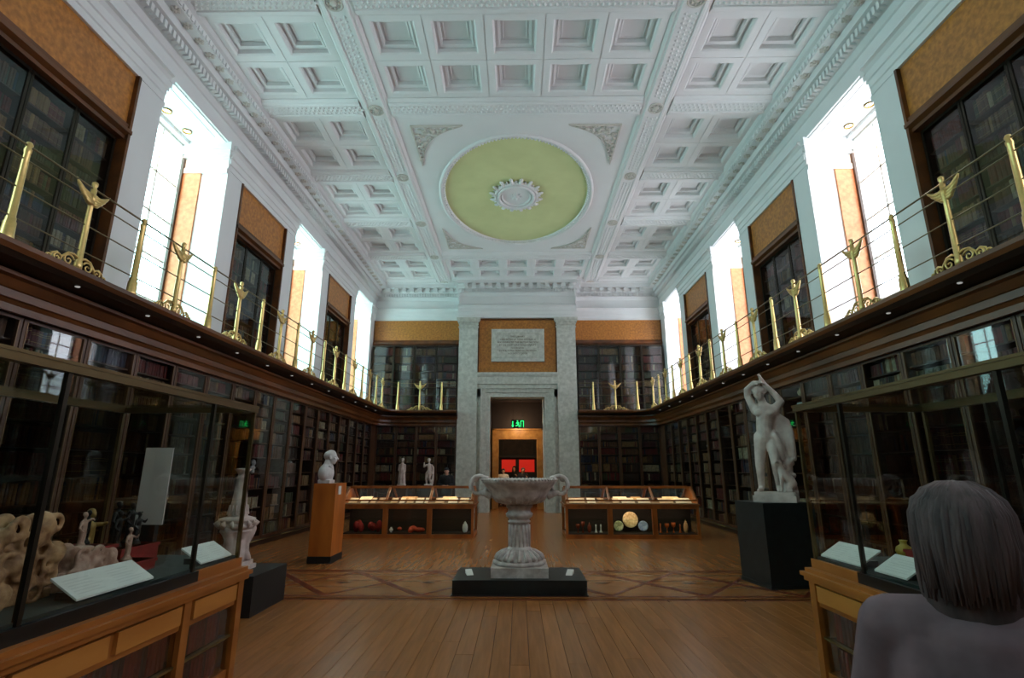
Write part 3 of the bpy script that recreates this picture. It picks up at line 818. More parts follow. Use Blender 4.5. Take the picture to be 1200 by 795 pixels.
LX = 5.70     # lower bookcase front plane
UW = 1.855; U0 = 5.77
def lower_unit_mesh_objs(parent, W, hside):
    """one lower glazed bookcase, local frame: x along the wall 0..W, y into the case 0..d, z up"""
    d = .40; H = 3.36; th = .04
    g = G(); g.box(0, d-.03, .12, W, d, H); g.box(0, 0.03, .12, th, d, H); g.box(W-th, .03, .12, W, d, H); g.box(0, .0, H-.05, W, d, H); g.box(W/2-.02, .05, .14, W/2+.02, d, H)
    g.obj('carcass', DARKW, parent)
    g = G(); g.box(0, -.04, 0, W, d, .13); g.obj('plinth', DARKW, parent)
    g = G(); g.tube([(0, -.055, .11), (W, -.055, .11)], .012, 6); g.obj('brass_bumper', BRASSD, parent)
    for z in SHZ[1:]:
        g = G(); g.box(th, .07, z-.022, W-th, d-.03, z); g.obj('shelf', SHELFW, parent)
    for k in (0, 1):
        for (z0, z1) in ((.13, H-.03),):
            x0 = k*W/2+.008; x1 = (k+1)*W/2-.008; w = .052
            g = G(); g.box(x0, 0, z0, x0+w, .035, z1); g.box(x1-w, 0, z0, x1, .035, z1); g.box(x0, 0, z0, x1, .035, z0+.06); g.box(x0, 0, z1-.05, x1, .035, z1)
            dr = g.obj('door', SHELFW, parent)
            g = G(); g.box(x0+w, .012, z0+.06, x1-w, .018, z1-.05); g.obj('glass_pane', GLASSD, dr)
            for xx in (x0+w-.010, x1-w):
                g = G(); g.box(xx, -.006, z0+.06, xx+.010, .012, z1-.05); g.obj('brass_bead', STILE, dr)
SHZ = [.16, .48, .80, 1.20, 1.54, 1.88, 2.20, 2.50, 2.79, 3.06]
SHT = [.30, .30, .30, .32, .32, .30, .28, .27, .25, .26]
proto = empty('wall_bookcase', (0, 0, 0)); lower_unit_mesh_objs(proto, UW, 0)
used = False
NL = 0
ORDF = ['farthest', 'second farthest', 'third farthest', 'fourth farthest', 'fifth farthest', 'sixth farthest', 'seventh farthest', 'eighth farthest', 'ninth farthest', 'tenth farthest', 'eleventh farthest', 'twelfth farthest', 'thirteenth farthest']
units = []
ys_ = [U0+UW*k for k in range(-5, 8)]
for s in (-1, 1):
    lst = [y for y in ys_ if y > YB and y+UW < 21.0]
    for i, y in enumerate(lst):
        o = proto if not used else copy_tree(proto); used = True
        nf = len(lst)-1-i
        if s == 1: o.location = (LX, y+UW, 0); o.rotation_euler = (0, 0, R_(-90))
        else: o.location = (-LX, y, 0); o.rotation_euler = (0, 0, R_(90))
        tag(o, 'dark mahogany glazed bookcase under the gallery, %s along the %s wall' % (ORDF[nf], SIDE[s]), 'bookcase', 'glazed bookcases along the %s wall' % SIDE[s])
        units.append((s, y, nf))
# special columns that hold ceramics instead of books: (side, unit index nf, half)
CLEAR = {(1, 3, 1, j) for j in range(3, 10)} | {(1, 5, 1, j) for j in range(3, 10)} | {(1, 2, 1, 6), (1, 1, 1, 4), (-1, 4, 0, 4), (-1, 4, 1, 4), (-1, 3, 1, 4), (1, 7, 0, 4), (1, 7, 0, 5), (1, 7, 0, 6)}
for (s, y, nf) in units:
    if y+UW < 3.0: continue
    for h in (0, 1):
        for j in range(len(SHZ)):
            if (s, nf, h, j) in CLEAR: continue
            a = y+h*UW/2+.03; b = y+(h+1)*UW/2-.03
            shelf_fill('y', s*(LX+.10), s, a, b, SHZ[j], SHT[j], .24, ('lower', s, nf, j, h))
# end wall lower bookcases
EW = 1.625
def end_unit(x0, label, grp):
    o = copy_tree(proto); o.location = (x0, 21.25, 0); o.rotation_euler = (0, 0, 0); o.scale = (EW/UW, 1, 1)
    tag(o, label, 'bookcase', grp); return o
EY = 21.25
for s in (-1, 1):
    for i in (0, 1):
        x0 = s*(2.45+EW*i) if s > 0 else -(2.45+EW*(i+1))
        end_unit(x0, 'dark glazed bookcase on the far wall %s of the door, %s the corner' % (SIDE[s], ('away from', 'next to')[i]), 'glazed bookcases on the far wall')
        for h in (0, 1):
            for j in range(len(SHZ)):
                shelf_fill('x', EY+.10, 1, x0+h*EW/2+.03, x0+(h+1)*EW/2-.03, SHZ[j], SHT[j], .24, ('far', s, i, j, h))

for n, s in enumerate((-1, 1)):
    g = G(); g.box(s*LX, 20.60, 0, s*XW, 21.26, 3.36); g.box(s*(LX-.03), EY-.03, 0, s*(LX+.04), EY+.04, 3.36)
    g.obj('trim_%d' % (n+1), SHELFW, kind='structure', label='plain mahogany corner panel where %s and far bookcases meet' % SIDE[s], cat='trim')

# upper gallery bookcases in the bays
USH = [3.95+.335*k for k in range(8)]
def upper_unit(parent, W, H=2.80, nd=3):
    d = .34; th = .03
    g = G(); g.box(0, d-.03, 0, W, d, H); g.box(0, 0.03, 0, th, d, H); g.box(W-th, .03, 0, W, d, H); g.box(0, .03, H-.04, W, d, H); g.box(0, 0, 0, W, d, .06)
    for k in range(1, nd): g.box(W*k/nd-.015, .05, .05, W*k/nd+.015, d, H)
    g.obj('carcass', DARKW, parent)
    for z in USH[1:]:
        g = G(); g.box(th, .06, z-3.92-.018, W-th, d-.03, z-3.92); g.obj('shelf', SHELFW, parent)
    for k in range(nd):
        x0 = k*W/nd+.006; x1 = (k+1)*W/nd-.006; w = .035
        g = G(); g.box(x0, 0, .05, x0+w, .03, H-.02); g.box(x1-w, 0, .05, x1, .03, H-.02); g.box(x0, 0, .05, x1, .03, .12); g.box(x0, 0, H-.06, x1, .03, H-.02)
        dr = g.obj('door', BRONZE, parent)
        g = G(); g.box(x0+w, .012, .12, x1-w, .018, H-.06); g.obj('glass_pane', GLASSU, dr)
pu = empty('gallery_bookcase', (0, 0, 0)); upper_unit(pu, 2.2); usedu = False
for s in (-1, 1):
    vis = [yc for yc in BAYC if yc > 5]
    for yc in BAYC:
        if yc-1.1 < YB or yc+1.1 > YF-.2: continue
        o = pu if not usedu else copy_tree(pu); usedu = True
        y0 = yc-1.10
        if s == 1: o.location = (XW+.13, y0+2.2, 3.90); o.rotation_euler = (0, 0, R_(-90))
        else: o.location = (-XW-.13, y0, 3.90); o.rotation_euler = (0, 0, R_(90))
        k = BAYC.index(yc)
        nm = {2: 'nearest in view', 3: 'between the nearest and middle windows', 4: 'between the middle and farthest windows'}.get(k, 'behind the camera, bay %s' % ('one', 'two')[k % 2])
        tag(o, 'glazed gallery bookcase under an ochre panel, %s wall, %s' % (SIDE[s], nm), 'bookcase', 'gallery bookcases, %s wall' % SIDE[s])
        if yc > 3:
            for kd in range(3):
                for j, z in enumerate(USH):
                    shelf_fill('y', s*(XW+.21), s, y0+kd*2.2/3+.02, y0+(kd+1)*2.2/3-.02, z, .30, .2, ('upper', s, k, j, kd), weights=(6, 5, 3, 2, 2, 1, 2, 3))
# far wall gallery bookcases
for s in (-1, 1):
    W = 3.58
    o = copy_tree(pu); x0 = 2.5 if s > 0 else -2.5-W
    # build own unit with four doors
    for ch in list(o.children):
        for c2 in list(ch.children): bpy.data.objects.remove(c2)
        bpy.data.objects.remove(ch)
    upper_unit(o, W, nd=4)
    o.location = (x0, YF-.36, 3.90); o.rotation_euler = (0, 0, 0)
    tag(o, 'wide glazed gallery bookcase on the far wall %s of the door' % SIDE[s], 'bookcase', 'gallery bookcases, far wall')
    for kd in range(4):
        for j, z in enumerate(USH):
            shelf_fill('x', YF-.36+.08, 1, x0+kd*W/4+.02, x0+(kd+1)*W/4-.02, z, .30, .2, ('upfar', s, 9, j, kd))

# --- instantiate the books
def booksize(b):
    (c, dim, col, key, axis, sgn) = b
    if axis != 'y': return 0
    if key[0] == 'lower' and (c[2] < 1.2 or c[1] < 4.6): return 0
    p = [project((c[0]-sgn*dim[0]/2, c[1]+a*dim[1]/2, c[2]+e*dim[2]/2)) for a, e in ((-1, -1), (1, -1), (1, 1), (-1, 1))]
    if any(q is None for q in p): return 0
    if any(not (0 <= q[0] <= 1200 and 0 <= q[1] <= 795) for q in p): return 0
    if key[0] == 'lower' and sgn > 0 and c[1] < 6.4 and c[2] < 1.6: return 0
    A = 0
    for i in range(4): x0, y0 = p[i]; x1, y1 = p[(i+1) % 4]; A += x0*y1-x1*y0
    return abs(A)/2
cells = {}
for b in books: cells.setdefault(b[3], []).append(b)
def cellscore(bs):
    v = [booksize(b) for b in bs]
    return 0 if min(v) <= 0 else sum(v)/len(v)
order = sorted(cells, key=lambda k: cellscore(cells[k]), reverse=True)
pick = []
for k in order:
    if cellscore(cells[k]) <= 0 or len(pick)+len(cells[k]) > 300: break
    pick += cells[k]
picked = {id(b) for b in pick}
g = G()   # unit book, spine at -x
pr = [(-.5+.0, -.32), (-.5, .32), (-.46, .5), (.5, .5), (.5, -.5), (-.46, -.5)]
g.add([(x, y, -.5) for x, y in pr]+[(x, y, .5) for x, y in pr], [tuple(range(5, -1, -1)), tuple(range(6, 12))]+[(i, (i+1) % 6, 6+(i+1) % 6, 6+i) for i in range(6)])
bmesh_ = [None]*8
for i in range(8): bmesh_[i] = g.mesh('book', BM[i])
SHN = ['bottom', 'second', 'third', 'fourth', 'fifth', 'sixth', 'seventh', 'eighth', 'ninth', 'top']
SHU = ['bottom', 'second', 'third', 'fourth', 'fifth', 'sixth', 'seventh', 'top']
NUM = ['first', 'second', 'third', 'fourth', 'fifth', 'sixth', 'seventh', 'eighth', 'ninth', 'tenth', 'eleventh', 'twelfth', 'thirteenth', 'fourteenth', 'fifteenth', 'sixteenth', 'seventeenth', 'eighteenth', 'nineteenth', 'twentieth']+['twenty-'+n for n in ('first', 'second', 'third', 'fourth', 'fifth', 'sixth', 'seventh', 'eighth', 'ninth')]+['thirtieth']+['thirty-'+n for n in ('first', 'second', 'third', 'fourth', 'fifth', 'sixth', 'seventh', 'eighth', 'ninth')]+['fortieth']+['forty-'+n for n in ('first', 'second', 'third', 'fourth', 'fifth', 'sixth')]
for ck in sorted({b[3] for b in pick}):
    bs = sorted(cells[ck], key=lambda b: -b[0][1] if b[5] > 0 else b[0][1])
    cnt = {}
    for (c, dim, col, key, axis, sgn) in bs:
        n = cnt.get(col, 0); cnt[col] = n+1
        if key[0] == 'lower':
            where = '%s shelf, %s door, %s bookcase, %s wall' % (SHN[key[3]], ('near', 'far')[key[4]], ORDF[key[2]], SIDE[key[1]])
        else:
            where = '%s shelf, %s door, %s gallery bookcase, %s wall' % (SHU[key[3]], ('near', 'middle', 'far')[key[4]], ORD[key[2]-2], SIDE[key[1]])
        lab = '%s %s book from the left, %s' % (NUM[n], BCOL[col][0], where)
        mk('book', bmesh_[col], None, c, (0, 0, 0 if sgn > 0 else math.pi), dim, label=lab, cat='book', group='books on the '+where)
g = G()
for bk in books:
    if id(bk) in picked: continue
    c, dim, col, key, axis, sgn = bk
    g.cur = col; hx, hy, hz = dim[0]/2, dim[1]/2, dim[2]/2
    x0, x1, y0, y1, z0, z1 = c[0]-hx, c[0]+hx, c[1]-hy, c[1]+hy, c[2]-hz, c[2]+hz
    if axis == 'y':
        xs = x0 if sgn > 0 else x1; xe = x1 if sgn > 0 else x0; e = .004*sgn; w = hy*.35
        g.add([(xs+e*2, y0, z0), (xs, y0+w, z0), (xs, y1-w, z0), (xs+e*2, y1, z0), (xe, y0, z0), (xe, y1, z0), (xs+e*2, y0, z1), (xs, y0+w, z1), (xs, y1-w, z1), (xs+e*2, y1, z1), (xe, y0, z1), (xe, y1, z1)],
              [(0, 1, 7, 6), (1, 2, 8, 7), (2, 3, 9, 8), (6, 7, 8, 9, 11, 10), (0, 6, 10, 4), (3, 5, 11, 9)])
    else:
        g.add([(x0, y0, z0), (x1, y0, z0), (x1, y0, z1), (x0, y0, z1), (x0, y1, z1), (x1, y1, z1), (x0, y1, z0), (x1, y1, z0)], [(0, 1, 2, 3), (3, 2, 5, 4), (0, 3, 4, 6), (1, 7, 5, 2)])
mk('more_books', g.mesh('more_books', BS, fix=False), None, label='thousands of old leather-bound books filling the remaining bookcase shelves', cat='books', kind='stuff')
#PART2
# =================================================================== DOORWAY AND ROOM BEYOND
GOLDW = mat('gilded_oak_frame', (206, 150, 78), .4, rgb2=(178, 120, 56), scale=5)
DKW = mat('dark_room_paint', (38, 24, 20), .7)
door = empty('door_1', (0, YF+.4, 0), 'tall open doorway framed in marble with a gilded inner frame', 'door', kind='structure')
DO = (0, -(YF+.4), 0)
g = G()
for s in (-1, 1): g.box(s*1.14, YF+.4, 0, s*1.24, 23.0, 4.5); g.box(s*1.09, 23.0, 0, s*4.2, 23.3, 5.0)
g.box(-1.24, YF+.4, 4.48, 1.24, 23.0, 4.6); g.box(-1.1, 23.0, 3.34, 1.1, 23.3, 5.0)
g.obj('passage', DKW, door, DO)
for s in (-1, 1):
    g = G(); g.box(s*.83, 22.98, 0, s*1.09, 23.32, 3.34); g.box(s*1.02, 22.93, 0, s*1.09, 22.99, 3.34); g.obj('jamb', GOLDW, door, DO)
g = G(); g.box(-.83, 22.98, 2.89, .83, 23.32, 3.34); g.box(-1.09, 22.93, 3.27, 1.09, 22.98, 3.34); g.obj('lintel', GOLDW, door, DO)
g = G(); g.box(-4.3, 23.3, -.02, -4.2, 30, 5); g.box(4.2, 23.3, -.02, 4.3, 30, 5); g.box(-4.3, 30, -.02, 4.3, 30.1, 5); g.box(-4.3, 22.1, 5, 4.3, 30.1, 5.1)
g.obj('wall_beyond', DKW, kind='structure', label='dark walls of the next room seen through the doorway', cat='wall')
for nm, loc, e in (('passage_fill_light', (.02, 22.2, 3.47), 40), ('next_room_fill_light', (0, 23.6, 3.12), 60)):  # added fill lights without fixtures, hidden, to brighten gold frame and people
    l = bpy.data.lights.new(nm, 'POINT'); l.energy = e; l.color = (1, .72, .42); l.shadow_soft_size = .02
    o = bpy.data.objects.new(nm, l); COL.objects.link(o); o.location = loc
# display wall in next room
t = empty('display_case', (0, 27.6, 0), 'black display case with two glowing red panels in the room beyond the door', 'display case')
g = G(); g.box(-1.3, 0, 0, 1.3, .5, 1.45); g.box(-1.3, .3, 1.45, 1.3, .5, 3.3); g.box(-1.3, 0, 2.2, 1.3, .5, 2.35); g.box(-1.3, 0, 3.2, 1.3, .5, 3.3)
g.obj('cabinet', BLACK, t)
REDL = emat('red_backlit_panel', (190, 30, 20), .75)
for a, b in ((-.84, -.12), (.06, .86)):
    g = G(); g.box(a, .26, 1.5, b, .3, 2.12); g.obj('backlit_panel', REDL, t)
PICM = mat('dim_picture', (58, 46, 40), .6, rgb2=(30, 26, 26), scale=6)
g = G(); g.box(-.8, .27, 2.4, .8, .3, 3.1); g.obj('picture_panel', PICM, t)
# exit sign: running man, arrow, door
SIGN = mat('exit_sign_black', (8, 20, 12), .4); GLOW = emat('exit_sign_green', (40, 220, 110), 2.2)
t = empty('exit_sign', (.02, 22.05, 3.30), 'small green illuminated exit sign with running figure hung in the doorway', 'sign')
g = G(); g.box(-.27, 0, 0, .27, .05, .34); g.box(-.2, .02, .34, -.19, .03, 1.18); g.box(.19, .02, .34, .2, .03, 1.18); g.obj('housing', SIGN, t)
g = G(); y0, y1 = -.006, .001
def seg2(g, a, b, w):
    a = Vector(a); b = Vector(b); d = (b-a).normalized(); n = Vector((-d.y, d.x))*w/2; q = [a-n, b-n, b+n, a+n]
    g.add([(p.x, y0, p.y) for p in q]+[(p.x, y1, p.y) for p in q], [(0, 1, 2, 3), (7, 6, 5, 4), (0, 4, 5, 1), (1, 5, 6, 2), (2, 6, 7, 3), (3, 7, 4, 0)])
seg2(g, (-.02, .24), (.01, .14), .06); seg2(g, (.01, .15), (.06, .10), .035); seg2(g, (.06, .10), (.04, .04), .03); seg2(g, (.0, .14), (-.05, .09), .035); seg2(g, (-.05, .09), (-.1, .09), .03)
seg2(g, (-.02, .23), (.05, .20), .025); seg2(g, (-.02, .23), (-.08, .19), .025); seg2(g, (-.02, .265), (-.02, .31), .045)
g.obj('running_figure', GLOW, t)
g = G(); seg2(g, (-.22, .06), (-.22, .28), .035); seg2(g, (-.22, .045), (-.27+.02, .12), .03); seg2(g, (-.22, .045), (-.18, .12), .03); g.obj('arrow', GLOW, t)
g = G(); seg2(g, (.12, .04), (.12, .30), .025); seg2(g, (.11, .29), (.24, .29), .025); seg2(g, (.23, .30), (.23, .04), .025); g.obj('door_symbol', GLOW, t)

# =================================================================== MARBLE URN ON PLINTH
pl = empty('plinth', (.055, 7.905, 0), 'low black rectangular plinth under the marble urn in the middle of the floor', 'plinth')
g = G(); g.box(-.885, -.475, 0, .885, .475, .19); g.box(-.9, -.49, .0, .9, .49, .012)
g.obj('block', BLACKS, pl)
for s in (-1, 1):
    o = empty('object_label', (.055+s*.70, 7.86, .19), 'small white object label lying on the %s end of the black plinth' % SIDE[s], 'label')
    g = G(); g.add([(-.045, -.09, .002), (.045, -.09, .002), (.045, .09, .05), (-.045, .09, .05), (-.045, -.09, 0), (.045, -.09, 0), (.045, .09, 0), (-.045, .09, 0)],
                   [(0, 1, 2, 3), (7, 6, 5, 4), (0, 4, 5, 1), (1, 5, 6, 2), (2, 6, 7, 3), (3, 7, 4, 0)])
    g.obj('card', CARD, o); o.rotation_euler = (0, 0, R_(-14*s))
urn = empty('urn', (.055, 7.95, .19), 'large pale marble krater with twin looped handles on a tall foot', 'urn')
g = G(); g.box(-.39, -.39, 0, .39, .39, .125)
g.obj('base_block', STONE, urn)
zz = lambda z: z-.19
g = G(); g.lathe([(.36, zz(.315)), (.375, zz(.34)), (.36, zz(.365)), (.33, zz(.37)), (.335, zz(.40)), (.31, zz(.43)), (.27, zz(.45)), (.255, zz(.47)), (.235, zz(.49)), (.18, zz(.51)), (.158, zz(.54)), (.15, zz(.6)), (.145, zz(.75)), (.142, zz(.86)),
                (.16, zz(.87)), (.165, zz(.885)), (.145, zz(.90)), (.15, zz(.92)), (.19, zz(.95)), (.20, zz(.99)), (.17, zz(1.01)), (.16, zz(1.05)), (.19, zz(1.08)), (.19, zz(1.12)), (.1, zz(1.13))], seg=40)
g.obj('foot', STONE, urn)
g = G()   # carved leaves on the foot
for i in range(20):
    a = 2*math.pi*i/20; c, s_ = math.cos(a), math.sin(a)
    g.tube([(.34*c, .34*s_, zz(.38)), (.31*c, .31*s_, zz(.435)), (.25*c, .25*s_, zz(.48)), (.19*c, .19*s_, zz(.515))], [.03, .032, .02, .006], 6)
for i in range(16):
    a = 2*math.pi*i/16; c, s_ = math.cos(a), math.sin(a)
    g.tube([(.150*c, .150*s_, zz(.55)), (.146*c, .146*s_, zz(.84))], .014, 5)
g.obj('carved_leaves', STONE, urn, kind='stuff')
g = G(); g.lathe([(.08, zz(1.12)), (.2, zz(1.125)), (.30, zz(1.15)), (.38, zz(1.19)), (.42, zz(1.25)), (.44, zz(1.31)), (.47, zz(1.34)), (.50, zz(1.38)), (.54, zz(1.42)), (.555, zz(1.45)), (.54, zz(1.475)), (.50, zz(1.47)), (.44, zz(1.42)), (.36, zz(1.32)), (.2, zz(1.24)), (.01, zz(1.22))], seg=56, caps=False)
g.obj('bowl', STONE, urn)
g = G()
for i in range(60):
    a = 2*math.pi*i/60; g.ell((.545*math.cos(a), .545*math.sin(a), zz(1.463)), .024, .024, .02, 7, 5)
for i in range(28):
    a = 2*math.pi*(i+.5)/28; c, s_ = math.cos(a), math.sin(a)
    g.tube([(.22*c, .22*s_, zz(1.13)), (.33*c, .33*s_, zz(1.165)), (.405*c, .405*s_, zz(1.23))], [.014, .024, .01], 5)
g.obj('rim_beading', STONE, urn, kind='stuff')
for s in (-1, 1):
    g = G()
    for q in (-.09, .09):
        pts = []
        for i in range(15):
            t_ = i/14; a = R_(215-t_*352); pts.append((s*(.56+.145*math.cos(a)*-1 if False else .59-.12*math.cos(a)), q*(1-.6*math.sin(math.pi*t_)), zz(1.385)+.13*math.sin(a)))
        g.tube(pts, [.035-.008*abs(2*i/14-1) for i in range(15)], 8)
    g.tube([(s*.40, -.09, zz(1.22)), (s*.5, -.08, zz(1.27)), (s*.58, -.04, zz(1.28))], [.05, .045, .03], 8); g.tube([(s*.40, .09, zz(1.22)), (s*.5, .08, zz(1.27)), (s*.58, .04, zz(1.28))], [.05, .045, .03], 8)
    g.ell((s*.5, 0, zz(1.485)), .06, .10, .035, 12, 8); g.ell((s*.64, 0, zz(1.47)), .05, .06, .045, 10, 6)
    organic('handle', g, STONE, .012, 2, urn)

# =================================================================== FIGURE HELPERS
def cap(g, *pts):
    for (a, ra), (b, rb) in zip(pts[:-1], pts[1:]): g.capsule(a, ra, b, rb)
def add_head(g, c, r=.105, yaw=0., pitch=0., nose=True, tilt=0.):
    """head facing +Y turned by yaw; c = centre"""
    M = Matrix.Rotation(yaw, 3, 'Z') @ Matrix.Rotation(tilt, 3, 'Y') @ Matrix.Rotation(pitch, 3, 'X'); c = Vector(c); k = r/.105
    P = lambda x, y, z: c+M @ Vector((x*k, y*k, z*k))
    g.ell(P(0, -.012, .025), .076*k, .092*k, .088*k, rot=M); g.ell(P(0, .018, -.035), .060*k, .070*k, .078*k, rot=M)
    g.ell(P(0, .045, -.092), .030*k, .030*k, .024*k, 10, 8, rot=M)
    g.ell(P(0, .066, .012), .052*k, .022*k, .016*k, 10, 8, rot=M)
    g.capsule(P(0, .080, .008), .010*k, P(0, .101, -.030), .015*k, 8)
    g.capsule(P(-.02, .079, -.062), .010*k, P(.02, .079, -.062), .010*k, 8)
    for s in (-1, 1):
        g.ell(P(s*.040, .060, -.022), .022*k, .016*k, .018*k, 8, 6, rot=M)
        g.ell(P(s*.079, -.008, -.012), .010*k, .020*k, .030*k, 8, 6, rot=M)
    return P
def add_hand(g, wrist, d, side, k=1.0, curl=.4):
    """palm with four fingers and a thumb, hanging along direction d"""
    w = Vector(wrist); d = Vector(d).normalized(); u = d.cross(Vector((side, 0, .01))).normalized(); n = d.cross(u).normalized()
    g.capsule(w, .026*k, w+d*.045*k, .034*k); 
    for i, L in enumerate((.062, .072, .068, .052)):
        b = w+d*.07*k+u*(.027-.018*i)*k; p1 = b+d*L*.45*k; p2 = p1+(d+n*curl)*L*.35*k; p3 = p2+(d+n*curl*2)*L*.25*k
        g.capsule(w+d*.03*k+u*(.024-.016*i)*k, .013*k, b, .0095*k, 8); g.capsule(b, .0095*k, p1, .009*k, 8); g.capsule(p1, .009*k, p2, .008*k, 8); g.capsule(p2, .008*k, p3, .007*k, 8)
    t = w+d*.02*k+u*.028*k; g.capsule(t, .014*k, t+(d*.6+u*.8)*.04*k, .0105*k, 8); g.capsule(t+(d*.6+u*.8)*.04*k, .0105*k, t+(d*.9+u*.6)*.065*k, .0085*k, 8)

SKIN = mat('skin', (196, 148, 126), .5, var=.1); SKIN2 = mat('skin_fair', (214, 164, 144), .5)
EYEM = mat('eye', (30, 24, 22), .2)
def person(loc, rz, H, coat, trous, hairm, label, voxel=.016, hair='short', skirt=False, arms='down', yaw=0., skin=SKIN, shirt=None):
    k = H/1.72
    root = empty('person', loc, label, 'person', rz=rz)
    V = lambda x, y, z: Vector((x*k, y*k, z*k))
    if arms == 'down': el = [V(-.25, -.01, 1.13), V(.25, -.01, 1.13)]; wr = [V(-.26, .05, .88), V(.26, .05, .88)]; hd = [(0, .15, -1), (0, .15, -1)]
    elif arms == 'front': el = [V(-.26, .02, 1.15), V(.26, .02, 1.15)]; wr = [V(-.10, .24, 1.08), V(.10, .24, 1.10)]; hd = [(.7, .7, .1), (-.7, .7, .1)]
    else: el = [V(-.27, .04, 1.14), V(.27, .04, 1.14)]; wr = [V(-.16, .27, 1.28), V(.20, .27, 1.05)]; hd = [(.3, .7, .5), (-.3, .9, .1)]
    hc = V(0, .03, 1.60)
    g = G()
    P = add_head(g, hc, .105*k, yaw)
    cap(g, (V(0, -.01, 1.42), .065*k), (V(0, .005, 1.52), .055*k))
    cap(g, (V(0, 0, 1.0), .13*k), (V(0, 0, 1.2), .12*k), (V(0, 0, 1.36), .12*k))
    for i, s in enumerate((-1, 1)):
        sh = V(s*.18, -.01, 1.40)
        cap(g, (V(0, 0, 1.40), .07*k), (sh, .055*k), (el[i], .042*k), (wr[i], .028*k)); add_hand(g, wr[i], hd[i], s, k)
        cap(g, (V(s*.09, 0, .95), .10*k), (V(s*.10, .01, .50), .058*k), (V(s*.10, -.01, .10), .036*k), (V(s*.11, .10, .05), .03*k))
    organic('body', g, skin, voxel, 1, root, factor=.4)
    for s in (-1, 1):
        e = G(); e.ell(P(s*.031, .076, -.004), .011*k, .007*k, .006*k, 8, 6); e.obj('eye', EYEM, root)
    g = G()
    cap(g, (V(0, 0, .93), .155*k), (V(0, 0, 1.12), .145*k), (V(0, 0, 1.34), .14*k))
    for s in (-1, 1): cap(g, (V(s*.07, 0, .92), .125*k), (V(s*.08, .0, 1.32), .12*k))
    for i, s in enumerate((-1, 1)):
        cap(g, (V(0, -.01, 1.40), .085*k), (V(s*.175, -.01, 1.385), .078*k), (el[i], .058*k), (el[i].lerp(wr[i], .88), .042*k))
    organic('coat', g, coat, voxel, 2, root)
    g = G()
    for s in (-1, 1):
        cap(g, (V(s*.085, 0, .93), .118*k), (V(s*.10, .01, .50), .078*k), (V(s*.10, -.01, .10), .062*k))
    if skirt: cap(g, (V(0, 0, .9), .15*k), (V(0, 0, .55), .21*k))
    organic('trousers', g, trous, voxel, 1, root)
    for s in (-1, 1):
        g = G(); cap(g, (V(s*.10, -.03, .05), .045*k), (V(s*.11, .14, .038), .036*k)); organic('shoe', g, BLACK, voxel*.8, 1, root)
    if shirt:
        g = G(); g.ell(V(0, .06, 1.40), .075*k, .10*k, .11*k); organic('shirt', g, shirt, voxel, 1, root)
    g = G(); M = Matrix.Rotation(yaw, 3, 'Z')
    g.ell(P(0, -.025, .042), .088*k, .10*k, .085*k, rot=M)
    g.ell(P(0, -.055, -.02), .080*k, .065*k, .085*k, rot=M)
    if hair == 'long':
        g.ell(P(0, -.05, -.10), .098*k, .075*k, .15*k, rot=M)
        for s in (-1, 1): g.ell(P(s*.075, -.02, -.07), .036*k, .06*k, .13*k, rot=M)
    if hair == 'cap':
        g.ell(P(0, .07, .055), .065*k, .07*k, .014*k, rot=M)
    organic({'cap': 'cap'}.get(hair, 'hair'), g, hairm, voxel*.7, 1, root)
    return root
C_ = lambda n, c: mat(n, c, .8, var=.25, scale=14)
person((-.66, 24.6, 0), math.pi, 1.66, C_('white_cotton', (226, 224, 218)), C_('dark_denim', (30, 32, 42)), C_('dark_hair', (26, 20, 18)), 'person in a white top standing left in the doorway beyond the urn', hair='short', arms='front')
person((-.16, 25.5, 0), math.pi-.2, 1.78, C_('black_jacket', (16, 16, 20)), C_('black_trousers', (18, 18, 22)), C_('dark_hair', (26, 20, 18)), 'person in black clothes with long dark hair in the middle of the doorway', hair='long', arms='phone')
person((.24, 24.4, 0), math.pi+.1, 1.70, C_('navy_jacket', (26, 30, 44)), C_('grey_trousers', (40, 40, 46)), C_('grey_hair', (92, 84, 78)), 'person in a dark navy jacket with short grey hair right in the doorway', hair='short', arms='phone', skin=SKIN2)
person((-2.42, 18.45, 0), math.pi, 1.68, C_('black_coat', (12, 13, 17)), C_('black_trousers', (18, 18, 22)), C_('black_cap', (22, 26, 34)), 'person in black coat and dark cap behind the left table case', hair='cap', arms='front')
near_p = person((1.02, 1.22, 0), R_(-48), 1.555, mat('mauve_fleece', (128, 102, 108), .9, rgb2=(96, 76, 82), scale=7), C_('blue_jeans', (70, 84, 110)), mat('brown_hair', (92, 74, 74), .7, rgb2=(58, 46, 48), scale=10, stretch=(3, 3, .6)),
       'passer-by in a mauve-grey fleece with brown hair close beside the camera, lower right', voxel=.0085, hair='long', arms='front', shirt=C_('pale_blue_shirt', (168, 196, 210)))

k = 1.555/1.72; hc = Vector((0, .03, 1.60))*k; qr = random.Random(3); g = G()
for i in range(190):
    a = qr.uniform(0, 2*math.pi); 
    if abs((a-math.pi/2+math.pi) % (2*math.pi)-math.pi) < .75: a += math.pi
    L = qr.uniform(.19, .26); ca, sa = math.cos(a), math.sin(a); pts = []
    for j in range(7):
        f = j/6; ph = f*1.9; r_ = .104+.006*qr.random()
        if ph < 1.45: p = Vector((r_*math.sin(ph)*ca*.93, r_*math.sin(ph)*sa-.035, .035+r_*math.cos(ph)*.97))
        else: p = Vector((r_*ca*.93*(1-.12*(ph-1.45)), r_*sa-.035, .045-(ph-1.45)*L*1.5))
        pts.append(hc+p*k+Vector((qr.uniform(-.003, .003), qr.uniform(-.003, .003), 0)))
    g.tube(pts, [.004, .0075, .008, .008, .007, .006, .002], 5)
g.obj('hair_strands', MATS['brown_hair'], near_p, kind='stuff')

